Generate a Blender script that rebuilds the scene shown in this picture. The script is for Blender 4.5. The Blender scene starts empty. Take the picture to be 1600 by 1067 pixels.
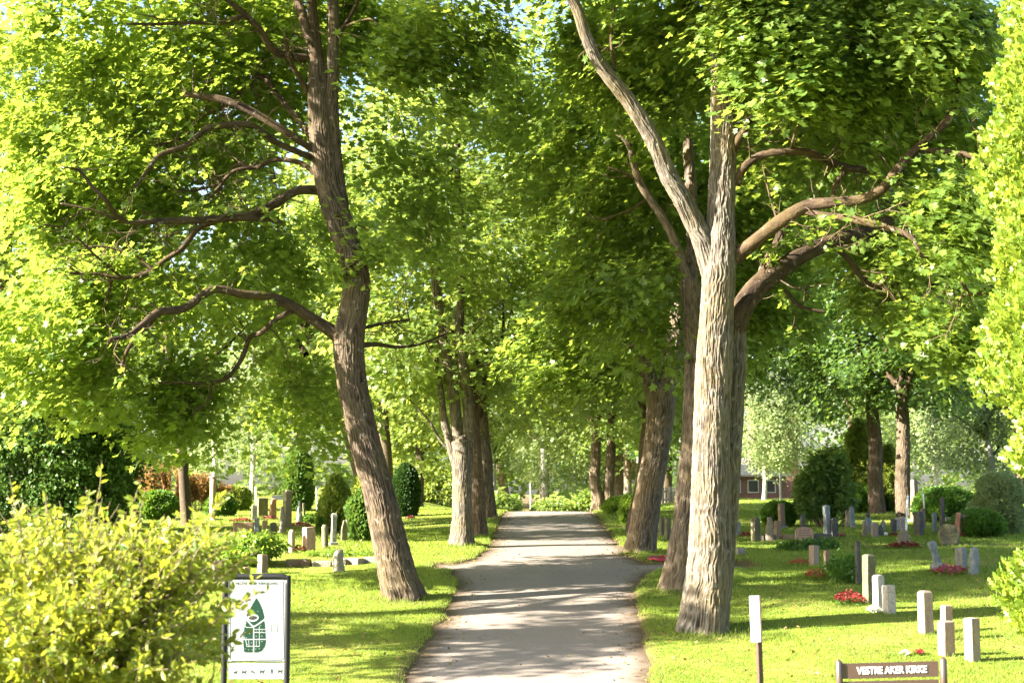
import bpy, bmesh, math
import numpy as np
from mathutils import Vector, Matrix
R = math.radians
rng = np.random.default_rng(7)
C = bpy.context.scene
COL = C.collection

# ------------------------------------------------------------------ camera, sky, sun, exposure
F, CX, CY, HOR, EYE = 2400.0, 800.0, 533.5, 765.0, 2.75
PITCH = math.atan((HOR - CY) / F)
cam = bpy.data.objects.new('camera', bpy.data.cameras.new('camera'))
COL.objects.link(cam); C.camera = cam
cam.location = (0, 0, EYE); cam.rotation_euler = (math.pi/2 + PITCH, 0, 0)
cam.data.sensor_width = 36; cam.data.lens = F/1600*36
cam.data.clip_end = 2000; cam.data.clip_start = 0.1
cam.data.dof.use_dof = True; cam.data.dof.focus_distance = 30; cam.data.dof.aperture_fstop = 2.2
SUN_EL, SUN_AZ = R(27), R(198)      # azimuth of the direction towards the sun, from +X anticlockwise
sd = Vector((math.cos(SUN_AZ)*math.cos(SUN_EL), math.sin(SUN_AZ)*math.cos(SUN_EL), math.sin(SUN_EL)))
sun = bpy.data.objects.new('sun', bpy.data.lights.new('sun', 'SUN')); COL.objects.link(sun)
sun.data.energy = 5.0; sun.data.angle = R(0.53); sun.data.color = (1.0, 0.90, 0.74)
sun.rotation_euler = sd.to_track_quat('Z', 'Y').to_euler(); sun.location = sd*100
W = bpy.data.worlds.new('World'); C.world = W; W.use_nodes = True
nt = W.node_tree; bg = nt.nodes['Background']; sky = nt.nodes.new('ShaderNodeTexSky')
sky.sky_type = 'NISHITA'; sky.sun_disc = False; sky.sun_elevation = SUN_EL
sky.sun_rotation = math.pi/2 - SUN_AZ
sky.dust_density = 2.5; sky.air_density = 1.0
nt.links.new(sky.outputs[0], bg.inputs[0]); bg.inputs[1].default_value = 0.055
C.view_settings.view_transform = 'Standard'; C.view_settings.look = 'None'
C.view_settings.exposure = 3.15; C.view_settings.gamma = 1
C.render.engine = 'CYCLES'
cy = C.cycles
cy.max_bounces = 8; cy.diffuse_bounces = 5; cy.glossy_bounces = 2; cy.transmission_bounces = 5; cy.transparent_max_bounces = 4
cy.use_denoising = True; cy.denoising_prefilter = 'NONE'; cy.sample_clamp_indirect = 6
cy.use_adaptive_sampling = True; cy.adaptive_threshold = 0.02

# ------------------------------------------------------------------ noise and terrain
def _hash(a, b, c, seed):
    h = (a.astype(np.int64)*374761393 + b.astype(np.int64)*668265263 + c.astype(np.int64)*2147483647*3 + seed*1442695) & 0xffffffff
    h = ((h ^ (h >> 13)) * 1274126177) & 0xffffffff
    h = (h ^ (h >> 16)) * 2246822519 & 0xffffffff
    h = h ^ (h >> 15)
    return (h & 0xffffff) / float(0xffffff)
def noise3(p, seed=0, px=None):
    """value noise 0..1 ; p (N,3); px = integer period of the first coordinate"""
    i = np.floor(p).astype(np.int64); f = p - i; f = f*f*(3-2*f)
    r = 0
    for dx in (0, 1):
        a = i[:, 0]+dx
        if px: a = a % px
        wx = f[:, 0] if dx else 1-f[:, 0]
        for dy in (0, 1):
            wy = f[:, 1] if dy else 1-f[:, 1]
            for dz in (0, 1):
                wz = f[:, 2] if dz else 1-f[:, 2]
                r = r + wx*wy*wz*_hash(a, i[:, 1]+dy, i[:, 2]+dz, seed)
    return r
def n2(x, y, s, seed=0):
    x = np.asarray(x, float); y = np.asarray(y, float)
    sh = np.broadcast(x, y).shape
    p = np.stack([np.broadcast_to(x, sh).ravel()*s, np.broadcast_to(y, sh).ravel()*s, np.zeros(int(np.prod(sh)))], 1)
    return noise3(p, seed).reshape(sh)

_fy = np.arange(-30, 600, 0.25)
def _prof(t):
    z = np.interp(_fy, [a for a, b in t], [b for a, b in t])
    k = np.exp(-0.5*(np.arange(-12, 13)/5.0)**2); k /= k.sum()
    return np.convolve(np.pad(z, 12, mode='edge'), k, 'valid')
P_path = _prof([(-30, 1.1), (0, 1.1), (5, .75), (10, .1), (15, -.2), (18, -.16), (21.5, .045), (25.8, .385), (33.6, 1.0), (41, 1.30), (50, 1.56), (61, 1.87), (64, 1.88), (72, 1.66), (90, 1.3), (130, 1.2), (600, 1.2)])
P_side = _prof([(-30, 1.1), (0, 1.1), (5, .75), (10, .1), (15, -.2), (18, -.16), (21.5, .045), (25.8, .385), (33.6, 1.0), (41, 1.30), (50, 1.56), (61, 1.87), (75, 2.16), (90, 2.16), (600, 2.3)])
def pathx(y): return np.interp(y, [0, 15, 21.5, 25.8, 33.6, 41, 62, 100], [-.6, -.2, .18, .43, .87, 1.12, 1.47, 2.0])
def H0(x, y):
    x = np.asarray(x, float); y = np.asarray(y, float)
    a = np.interp(y, _fy, P_path); b = np.interp(y, _fy, P_side)
    t = np.clip((np.abs(x-pathx(y))-3.0)/5.0, 0, 1); t = t*t*(3-2*t)
    return a*(1-t)+b*t
HWID = 1.75
def paved(x, y):
    """signed distance-like value: negative inside the paved area"""
    x = np.asarray(x, float); y = np.asarray(y, float)
    wob = (n2(x, y, 1.1, 3)-.5)*.17 + (n2(x, y, 4.5, 4)-.5)*.10
    d = np.abs(x-pathx(y)) - HWID
    flare = .75*np.exp(-((y-34.4)/1.9)**2)
    d = d - flare*.8
    u = x-pathx(y)
    yc = 34.6 + 0.03*u
    sp = np.maximum(np.abs(y-yc)-(.75), np.abs(u-0.9)-3.6)
    return np.minimum(d, sp) + wob
def H(x, y):
    d = paved(x, y)
    u = np.clip(np.abs(np.asarray(x)-pathx(y))-3.5, 0, 1)
    nz = (n2(x, y, .25, 11)-.5)*.16*u + (n2(x, y, 1.3, 12)-.5)*.04*u
    return H0(x, y) + nz + np.where(d > 0, np.minimum(.015+d*.25, .05), np.maximum(-.05, -.02+d*.3))
def hz(x, y): return float(H(np.array([x]), np.array([y]))[0])
cp, sp_ = math.cos(PITCH), math.sin(PITCH)
def P(px, py, D):
    """photo pixel + distance along +Y -> world point"""
    a, b = (px-CX)/F, (CY-py)/F
    dx, dy, dz = a, cp - b*sp_, sp_ + b*cp
    k = D/dy
    return Vector((dx*k, D, EYE+dz*k))
_ds = np.arange(6, 160, 0.05)
def G(px, py):
    """photo pixel -> point on the lawn"""
    a, b = (px-CX)/F, (CY-py)/F
    dy = cp - b*sp_; k = _ds/dy
    x = a*k; z = EYE+(sp_+b*cp)*k
    g = H(x, _ds)
    i = np.argmax(z <= g)
    if z[i] > g[i]: i = np.searchsorted(_ds, 76)
    return Vector((x[i], _ds[i], g[i]))
def ppm(D): return F/D

# ------------------------------------------------------------------ object helpers
def tag(o, label=None, cat=None, group=None, kind=None):
    if label: o['label'] = label
    if cat: o['category'] = cat
    if group: o['group'] = group
    if kind: o['kind'] = kind
    return o
def link(name, me, mat=None, parent=None):
    o = bpy.data.objects.new(name, me); COL.objects.link(o)
    if mat: me.materials.append(mat)
    if parent is not None:
        o.parent = parent
    return o
def root(name, loc, label, cat, group=None, rz=0):
    o = bpy.data.objects.new(name, None); COL.objects.link(o)
    o.location = loc; o.rotation_euler = (0, 0, rz); o.empty_display_size = .3
    return tag(o, label, cat, group)
def np_mesh(name, V, faces, smooth=False):
    """faces: list of (M,k) int arrays"""
    me = bpy.data.meshes.new(name)
    V = np.ascontiguousarray(V, dtype=np.float32)
    me.vertices.add(len(V)); me.vertices.foreach_set('co', V.ravel())
    idx = np.concatenate([f.ravel() for f in faces]).astype(np.int32)
    tot = np.concatenate([np.full(len(f), f.shape[1], np.int32) for f in faces])
    st = np.concatenate([[0], np.cumsum(tot)[:-1]]).astype(np.int32)
    me.loops.add(len(idx)); me.loops.foreach_set('vertex_index', idx)
    me.polygons.add(len(tot)); me.polygons.foreach_set('loop_start', st)
    me.update(calc_edges=True)
    me.polygons.foreach_set('use_smooth', np.full(len(tot), smooth))
    me.update()
    return me
def grid_mesh(name, X, Y, Z, smooth=True):
    ny, nx = Z.shape
    V = np.stack([X.ravel(), Y.ravel(), Z.ravel()], 1)
    i = np.arange(ny*nx).reshape(ny, nx)
    q = np.stack([i[:-1, :-1].ravel(), i[:-1, 1:].ravel(), i[1:, 1:].ravel(), i[1:, :-1].ravel()], 1)
    return np_mesh(name, V, [q], smooth)
def vattr(me, name, vals):
    a = me.attributes.new(name, 'FLOAT', 'POINT'); a.data.foreach_set('value', np.asarray(vals, np.float32).ravel())

# ------------------------------------------------------------------ materials
class NT:
    def __init__(s, name):
        s.m = bpy.data.materials.new(name); s.m.use_nodes = True
        s.t = s.m.node_tree; s.t.nodes.clear(); s.out = s.n('ShaderNodeOutputMaterial')
    def n(s, typ, **kw):
        nd = s.t.nodes.new(typ)
        for k, v in kw.items():
            if k.startswith('i_'):
                key = k[2:]; key = int(key) if key.isdigit() else key.replace('_', ' ')
                nd.inputs[key].default_value = v
            else: setattr(nd, k, v)
        return nd
    def l(s, a, b): s.t.links.new(a, b)
    def noise(s, vec, scale, detail=4, rough=.6):
        nd = s.n('ShaderNodeTexNoise'); nd.inputs['Scale'].default_value = scale
        nd.inputs['Detail'].default_value = detail; nd.inputs['Roughness'].default_value = rough
        if vec is not None: s.l(vec, nd.inputs['Vector'])
        return nd.outputs['Fac']
    def ramp(s, fac, stops):
        nd = s.n('ShaderNodeValToRGB'); e = nd.color_ramp.elements
        e[0].position, e[0].color = stops[0][0], (*stops[0][1], 1)
        e[1].position, e[1].color = stops[-1][0], (*stops[-1][1], 1)
        for p, c in stops[1:-1]:
            x = e.new(p); x.color = (*c, 1)
        s.l(fac, nd.inputs[0]); return nd.outputs[0]
    def mix(s, fac, a, b, mode='MIX'):
        nd = s.n('ShaderNodeMix', data_type='RGBA', blend_type=mode)
        for i, v in ((0, fac), (6, a), (7, b)):
            if isinstance(v, (int, float)): nd.inputs[i].default_value = v
            elif isinstance(v, tuple): nd.inputs[i].default_value = (*v, 1)
            else: s.l(v, nd.inputs[i])
        return nd.outputs[2]
    def math(s, op, a, b=0.0):
        nd = s.n('ShaderNodeMath', operation=op)
        for i, v in ((0, a), (1, b)):
            if isinstance(v, (int, float)): nd.inputs[i].default_value = v
            else: s.l(v, nd.inputs[i])
        return nd.outputs[0]
    def bump(s, h, strength, dist):
        nd = s.n('ShaderNodeBump'); nd.inputs['Strength'].default_value = strength; nd.inputs['Distance'].default_value = dist
        s.l(h, nd.inputs['Height']); return nd.outputs[0]
    def pos(s): return s.n('ShaderNodeNewGeometry').outputs['Position']
    def obj(s): return s.n('ShaderNodeTexCoord').outputs['Object']
    def pbsdf(s, col, rough=.8, spec=.3, metal=0, nrm=None):
        b = s.n('ShaderNodeBsdfPrincipled')
        if isinstance(col, tuple): b.inputs['Base Color'].default_value = (*col, 1)
        else: s.l(col, b.inputs['Base Color'])
        if isinstance(rough, (int, float)): b.inputs['Roughness'].default_value = rough
        else: s.l(rough, b.inputs['Roughness'])
        b.inputs['Specular IOR Level'].default_value = spec; b.inputs['Metallic'].default_value = metal
        if nrm is not None: s.l(nrm, b.inputs['Normal'])
        return b
    def done(s, sh): s.l(sh, s.out.inputs[0]); return s.m

def leaf_mat(name, refl, refl2, trans, tf=.5, rough=.45, spec=.35, patch=1.2):
    """refl/refl2 = two leaf colours mixed per leaf and per patch; trans = colour of light passing through"""
    m = NT(name)
    rnd = m.n('ShaderNodeNewGeometry').outputs['Random Per Island']
    nz = m.noise(m.pos(), patch, 2)
    f = m.math('ADD', m.math('MULTIPLY', rnd, .6), m.math('MULTIPLY', m.math('SUBTRACT', nz, .3), .9))
    f.node.use_clamp = True
    col = m.mix(f, refl, refl2)
    tc = m.mix(f, tuple(c*.75 for c in trans), trans)
    b = m.pbsdf(col, rough, spec)
    t = m.n('ShaderNodeBsdfTranslucent'); m.l(tc, t.inputs[0])
    mx = m.n('ShaderNodeMixShader'); mx.inputs[0].default_value = tf
    m.l(b.outputs[0], mx.inputs[1]); m.l(t.outputs[0], mx.inputs[2])
    return m.done(mx.outputs[0])

M = {}
M['maple'] = leaf_mat('maple_leaf', (.04, .095, .017), (.165, .235, .048), (.41, .55, .065), .46, rough=.36, spec=.5, patch=2.0)
M['maple_far'] = leaf_mat('maple_leaf_far', (.05, .105, .022), (.19, .255, .06), (.44, .56, .09), .46, rough=.38, spec=.5, patch=1.8)
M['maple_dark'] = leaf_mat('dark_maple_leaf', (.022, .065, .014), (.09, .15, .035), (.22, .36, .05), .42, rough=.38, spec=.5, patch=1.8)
M['birch'] = leaf_mat('birch_leaf', (.14, .21, .08), (.30, .36, .16), (.45, .54, .2), .42)
M['yellowgreen'] = leaf_mat('yellow_green_leaf', (.09, .16, .03), (.23, .28, .055), (.44, .52, .08), .45)
M['bush'] = leaf_mat('bush_leaf', (.05, .12, .015), (.27, .29, .035), (.52, .56, .05), .42, patch=3.5)
M['thuja'] = leaf_mat('thuja_frond', (.05, .12, .015), (.23, .30, .03), (.40, .50, .05), .36, patch=2.5)
M['conifer_dark'] = leaf_mat('dark_conifer_frond', (.018, .05, .014), (.035, .085, .02), (.07, .14, .02), .25)
M['conifer_mid'] = leaf_mat('mid_conifer_frond', (.04, .10, .025), (.09, .17, .03), (.2, .32, .05), .3)
M['juniper'] = leaf_mat('juniper_frond', (.05, .12, .03), (.14, .22, .04), (.3, .4, .06), .35)
M['hedge'] = leaf_mat('hedge_leaf', (.03, .09, .015), (.09, .19, .02), (.25, .42, .04), .35)
M['rusty'] = leaf_mat('rusty_plume', (.15, .075, .028), (.32, .20, .08), (.55, .32, .09), .45)
M['broadleaf'] = leaf_mat('broad_leaf', (.06, .14, .02), (.17, .26, .035), (.4, .56, .06), .4)
M['oak_red'] = leaf_mat('red_brown_leaf', (.10, .03, .015), (.16, .07, .02), (.3, .1, .03), .35)
M['fl_red'] = leaf_mat('red_petal', (.13, .008, .012), (.34, .04, .05), (.3, .03, .03), .25)
M['fl_pink'] = leaf_mat('pink_petal', (.26, .015, .05), (.5, .14, .18), (.4, .06, .1), .3)
M['fl_orange'] = leaf_mat('orange_petal', (.3, .04, .015), (.5, .18, .09), (.4, .1, .04), .3)
M['fl_white'] = leaf_mat('white_petal', (.7, .68, .6), (.8, .8, .75), (.5, .5, .4), .3)
M['grass'] = leaf_mat('grass_blade', (.075, .155, .018), (.225, .29, .045), (.42, .54, .06), .42, rough=.5, spec=.3, patch=.6)
M['grass_dry'] = leaf_mat('dry_grass_blade', (.2, .2, .05), (.32, .27, .08), (.45, .42, .1), .4)

def bark_mat(name, dark, light, moss, mossamt=.5, attr=True):
    m = NT(name); p = m.pos()
    mp = m.n('ShaderNodeMapping'); m.l(p, mp.inputs[0]); mp.inputs['Scale'].default_value = (9, 9, 1.6)
    n1 = m.noise(mp.outputs[0], 2.2, 6, .7)
    n2_ = m.noise(p, 28, 4, .6)
    if attr:
        a = m.n('ShaderNodeAttribute'); a.attribute_name = 'ridge'
        f = m.math('ADD', m.math('MULTIPLY', a.outputs['Fac'], .8), m.math('MULTIPLY', n1, .35))
    else: f = m.math('ADD', n1, .05)
    col = m.ramp(f, [(.30, dark), (.55, tuple(a*.55+b*.45 for a, b in zip(dark, light))), (.85, light)])
    big = m.ramp(m.noise(p, 1.3, 3), [(.42, (0, 0, 0)), (.68, (1, 1, 1))])
    col = m.mix(m.math('MULTIPLY', big, mossamt), col, moss)
    sp = m.ramp(m.noise(p, 9, 3), [(.62, (0, 0, 0)), (.70, (1, 1, 1))])
    col = m.mix(m.math('MULTIPLY', sp, .35), col, (.38, .37, .31))
    h = m.math('ADD', n1, m.math('MULTIPLY', n2_, .5))
    b = m.pbsdf(col, .92, .15, nrm=m.bump(h, .8, .02))
    return m.done(b.outputs[0])
M['bark_pale'] = bark_mat('pale_maple_bark', (.028, .022, .018), (.155, .138, .118), (.15, .11, .035), .35)
M['bark'] = bark_mat('maple_bark', (.022, .015, .011), (.115, .088, .066), (.17, .14, .06), .3)
M['bark_mid'] = bark_mat('brown_maple_bark', (.034, .025, .018), (.18, .143, .11), (.16, .12, .04), .35)
M['bark_limb'] = bark_mat('shaded_limb_bark', (.016, .011, .008), (.075, .052, .036), (.12, .09, .025), .3)  # darker than the trunk bark: the limbs' shade is put into the colour
M['bark_dark'] = bark_mat('dark_bark', (.035, .025, .018), (.13, .10, .075), (.10, .09, .04), .3)
M['twig'] = bark_mat('twig_bark', (.03, .02, .014), (.10, .072, .05), (.16, .14, .05), .5, attr=False)
M['twig_pale'] = bark_mat('pale_twig_bark', (.16, .12, .08), (.34, .27, .19), (.3, .25, .1), .2, attr=False)
M['birch_bark'] = bark_mat('birch_bark', (.2, .19, .17), (.6, .58, .54), (.3, .3, .2), .2, attr=False)

def simple(name, col, rough=.6, spec=.4, metal=0, nscale=0, namt=.2, bump=0):
    m = NT(name)
    if nscale:
        c = m.mix(m.noise(m.obj(), nscale, 5), tuple(x*(1-namt) for x in col), tuple(min(1, x*(1+namt)) for x in col))
        nr = m.bump(m.noise(m.obj(), nscale*3, 4), .5, bump) if bump else None
        return m.done(m.pbsdf(c, rough, spec, metal, nr).outputs[0])
    return m.done(m.pbsdf(col, rough, spec, metal).outputs[0])
_st = {}
def stone_mat(key):
    if key in _st: return _st[key]
    base, lich, amt, bmp = {
        'pale': ((.30, .225, .185), (.36, .30, .20), .45, .4), 'white': ((.40, .36, .33), (.36, .32, .25), .35, .3),
        'grey': ((.20, .20, .195), (.36, .36, .28), .4, .4), 'bluegrey': ((.17, .195, .21), (.4, .42, .4), .3, .5),
        'dark': ((.085, .08, .075), (.2, .19, .13), .35, .3), 'brown': ((.24, .16, .11), (.3, .27, .17), .3, .4),
        'mossy': ((.12, .11, .075), (.17, .175, .07), .7, .7), 'tan': ((.26, .21, .155), (.3, .28, .17), .5, .8),
        'pink': ((0.35, 0.22, 0.18), (.45, .36, .28), .3, .3), 'rough': ((.30, .27, .22), (.2, .18, .12), .6, 1.2),
        'red': ((.36, .18, .13), (.4, .3, .2), .4, 1.0)}[key]
    m = NT('stone_'+key); p = m.pos()
    sp = m.ramp(m.noise(p, 70, 3, .8), [(.35, tuple(c*.6 for c in base)), (.5, base), (.7, tuple(min(1, c*1.25) for c in base))])
    pat = m.ramp(m.noise(p, 5.5, 6, .7), [(.48, (0, 0, 0)), (.62, (1, 1, 1))])
    col = m.mix(m.math('MULTIPLY', pat, amt), sp, lich)
    mp = m.n('ShaderNodeMapping'); m.l(p, mp.inputs[0]); mp.inputs['Scale'].default_value = (7, 7, .8)
    st = m.ramp(m.noise(mp.outputs[0], 2.5, 3), [(.5, (1, 1, 1)), (.75, (.62, .6, .55))])
    col = m.mix(.7, col, m.mix(1.0, col, st, 'MULTIPLY'))
    col = m.mix(m.ramp(m.noise(p, 16, 5, .75), [(.55, (0, 0, 0)), (.63, (.75, .75, .75))]), col, tuple(c*.45 for c in lich))
    h = m.math('ADD', m.noise(p, 22, 6, .7), m.math('MULTIPLY', m.noise(p, 90, 2), .3))
    _st[key] = m.done(m.pbsdf(col, .82, .25, nrm=m.bump(h, bmp, .015)).outputs[0])
    return _st[key]

# ------------------------------------------------------------------ geometry: tubes, leaves
def catmull(pts, rad, step):
    P_ = np.array(pts, float); r = np.array(rad, float)
    if len(P_) < 3:
        L = np.linalg.norm(P_[1]-P_[0]); n = max(2, int(L/step)+1); t = np.linspace(0, 1, n)
        return P_[0]+(P_[1]-P_[0])*t[:, None], r[0]+(r[1]-r[0])*t
    Q = np.vstack([2*P_[0]-P_[1], P_, 2*P_[-1]-P_[-2]])
    out, ro = [], []
    for i in range(len(P_)-1):
        a, b, c, d = Q[i:i+4]; L = np.linalg.norm(c-b); n = max(1, int(round(L/step)))
        t = (np.arange(n)/n)[:, None]
        out.append(.5*((2*b)+(-a+c)*t+(2*a-5*b+4*c-d)*t**2+(-a+3*b-3*c+d)*t**3))
        ro.append(r[i]+(r[i+1]-r[i])*t[:, 0])
    return np.vstack(out+[P_[-1:]]), np.concatenate(ro+[r[-1:]])
class Geo:
    def __init__(s): s.V = []; s.Q = []; s.T = []; s.A = []; s.n = 0
    def add(s, V, Q=None, T=None, A=None):
        if Q is not None and len(Q): s.Q.append(np.asarray(Q)+s.n)
        if T is not None and len(T): s.T.append(np.asarray(T)+s.n)
        s.V.append(np.asarray(V, float)); s.A.append(np.full(len(V), .5) if A is None else A); s.n += len(V)
    def mesh(s, name, smooth=True, attr=None, origin=None):
        V = np.vstack(s.V)
        if origin is not None: V = V-np.array(origin)
        me = np_mesh(name, V, [np.vstack(x) for x in (s.Q, s.T) if x], smooth)
        if attr: vattr(me, attr, np.concatenate(s.A))
        return me
def tube(g, pts, rad, sides, step, ridge=0, flare=0, seed=0, lobes=5, cap=True, swell=0):
    p, r = catmull(pts, rad, step); n = len(p)
    tan = np.gradient(p, axis=0); tan /= np.linalg.norm(tan, axis=1)[:, None]
    ref = np.array([0, 1., 0]) if abs(tan[0][1]) < .9 else np.array([1., 0, 0])
    u = np.cross(ref, tan[0]); u /= np.linalg.norm(u)
    U = np.zeros((n, 3)); U[0] = u
    for i in range(1, n):
        u = u-tan[i]*np.dot(u, tan[i]); u /= np.linalg.norm(u); U[i] = u
    B = np.cross(tan, U)
    th = np.linspace(0, 2*np.pi, sides, endpoint=False)
    s_ = np.concatenate([[0], np.cumsum(np.linalg.norm(np.diff(p, axis=0), axis=1))])
    TH, S = np.meshgrid(th, s_)
    rr = np.repeat(r[:, None], sides, 1)
    A = np.full(n*sides, .5)
    if flare:
        e = np.exp(-S/.42)
        rr = rr*(1+flare*e*(.55+.45*np.cos(lobes*TH+seed+.8*np.sin(TH*2+seed))))
    if swell:
        q = np.stack([np.cos(TH).ravel()*1.1+seed, np.sin(TH).ravel()*1.1, S.ravel()*.9], 1)
        rr = rr*(1+swell*(noise3(q, seed)-.5).reshape(n, sides))
    if ridge:
        K = max(6, int(2*np.pi*float(np.mean(r))/.044))
        q = np.stack([TH.ravel()/(2*np.pi)*K, S.ravel()*1.1, np.zeros(n*sides)], 1)
        warp = noise3(np.stack([q[:, 0]*.5, S.ravel()*3.2, q[:, 2]], 1), seed+5, px=None)-.5
        q1 = q.copy(); q1[:, 0] += (noise3(np.stack([np.zeros(n*sides), S.ravel()*4.5, q[:, 2]], 1), seed+9)-.5)*1.3
        v1 = noise3(np.stack([q1[:, 0]*2, S.ravel()*4.0+warp, q[:, 2]], 1), seed, px=2*K)
        v2 = noise3(np.stack([q1[:, 0]*3, S.ravel()*11.0, q[:, 2]], 1), seed+1, px=3*K)
        v3 = noise3(np.stack([q1[:, 0]*3, S.ravel()*26.0, q[:, 2]], 1), seed+2, px=3*K)
        rv = 1-np.abs(2*v1-1)**.8
        rv = np.clip(.62*rv+.3*v2+.2*v3-.05, 0, 1.1)
        rr = rr+((rv-.45)*ridge).reshape(n, sides)*np.clip(r/.15, .25, 1.2)[:, None]
        A = np.clip(rv, 0, 1)
    V = p[:, None, :]+rr[:, :, None]*(np.cos(TH)[:, :, None]*U[:, None, :]+np.sin(TH)[:, :, None]*B[:, None, :])
    i = np.arange(n*sides).reshape(n, sides); j = np.roll(i, -1, 1)
    q = np.stack([i[:-1].ravel(), j[:-1].ravel(), j[1:].ravel(), i[1:].ravel()], 1)
    V = V.reshape(-1, 3); T = None
    if cap:
        V = np.vstack([V, p[-1:]+tan[-1:]*r[-1]]); A = np.append(A, .5)
        k = (n-1)*sides; T = np.stack([k+np.arange(sides), k+(np.arange(sides)+1) % sides, np.full(sides, n*sides)], 1)
    g.add(V, q, T, A)
    return p, r

MAPLE = (np.array([(.36, 0, -.05), (0, 0, 0), (-.10, .20, .02), (.10, .50, .04), (.27, .27, -.01), (.62, .50, .05), (.64, .19, 0), (1.0, 0, .05),
                   (.64, -.19, 0), (.62, -.50, .05), (.27, -.27, -.01), (.10, -.50, .04), (-.10, -.20, .02)]),
         np.array([(0, i, i+1) for i in range(1, 12)]+[(0, 12, 1)]))
KITE = (np.array([(0, 0, 0), (.35, .36, .06), (1, 0, 0), (.35, -.36, .06)]), np.array([(0, 2, 1), (0, 3, 2)]))
OVAL = (np.array([(0, 0, 0), (.25, .22, .05), (.65, .22, .05), (1, 0, -.03), (.65, -.22, .05), (.25, -.22, .05)]),
        np.array([(0, 3, 1), (1, 3, 2), (0, 5, 3), (5, 4, 3)]))
STAR = (np.array([(.35, 0, -.06), (0, 0, 0), (.08, .45, .04), (.35, .22, 0), (.66, .42, .04), (1, 0, .03), (.66, -.42, .04), (.35, -.22, 0), (.08, -.45, .04)]),
        np.array([(0, i, i+1) for i in range(1, 8)]+[(0, 8, 1)]))
FROND = (np.array([(0, 0, 0), (.3, .10, 0), (.45, .32, .03), (.6, .10, 0), (.8, .22, .02), (1, 0, 0), (.8, -.22, .02), (.6, -.10, 0), (.45, -.32, .03), (.3, -.10, 0)]),
         np.array([(0, 1, 9), (1, 2, 3), (1, 3, 7), (1, 7, 9), (9, 7, 8), (3, 4, 5), (3, 5, 7), (7, 5, 6)]))
def nrmz(a): return a/np.maximum(np.linalg.norm(a, axis=1), 1e-9)[:, None]
def leaves(g, cen, nrm, tip, size, shape):
    V0, F0 = shape; N = len(cen)
    nrm = nrmz(nrm); tip = nrmz(tip-nrm*np.sum(tip*nrm, 1)[:, None]); side = np.cross(nrm, tip)
    V = (cen[:, None, :]+size[:, None, None]*(V0[None, :, 0:1]*tip[:, None, :]+V0[None, :, 1:2]*side[:, None, :]+V0[None, :, 2:3]*nrm[:, None, :]))
    T = (F0[None]+(np.arange(N)*len(V0))[:, None, None]).reshape(-1, 3)
    g.add(V.reshape(-1, 3), T=T)
def clumps(cc, out, n, rad, flat, size, r_, droop=.35, up=.75, rnd=.55):
    """leaf centres, normals, tips for clusters cc (N,3); out = outward direction; n leaves each"""
    N = len(cc); k = np.repeat(np.arange(N), n)
    o = r_.normal(size=(N*n, 3)); o = nrmz(o)*(r_.random((N*n, 1))**.45)
    rr = np.repeat(rad*(.45+1.0*r_.random(N)), n)[:, None]
    sc = np.array([1, 1, flat])
    off = o*rr*sc
    off[:, 2] -= (off[:, 0]**2+off[:, 1]**2)/np.maximum(rr[:, 0], .01)*droop
    # tilt each spray
    til = out[k]*.35
    off[:, 2] -= np.sum(off*til, 1)*.6
    cen = cc[k]+off
    nr = np.array([0, 0, up])+out[k]*.35+o*sc*.3+r_.normal(size=(N*n, 3))*rnd*.6
    tp = off*1.0+out[k]*.25*rr+np.array([0, 0, -.35])*rr+r_.normal(size=(N*n, 3))*.35*rr
    sz = size*(.5+.95*r_.random(N*n)**1.3)
    return cen, nr, tp, sz
def in_view(p, m=90):
    """generous: is the point inside the photo's frame (only chooses how finely leaves are modelled)"""
    y = np.maximum(p[:, 1], .1); dz = p[:, 2]-EYE
    f = y*cp+dz*sp_; v = -y*sp_+dz*cp
    a = CX+p[:, 0]/f*F; b = CY-v/f*F
    return (a > -m) & (a < 1600+m) & (b > -m) & (b < 1067+m) & (p[:, 1] > 1)
def project(p):
    y = p[:, 1]; dz = p[:, 2]-EYE; f = y*cp+dz*sp_; v = -y*sp_+dz*cp
    return np.stack([CX+p[:, 0]/f*F, CY-v/f*F], 1)

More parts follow.
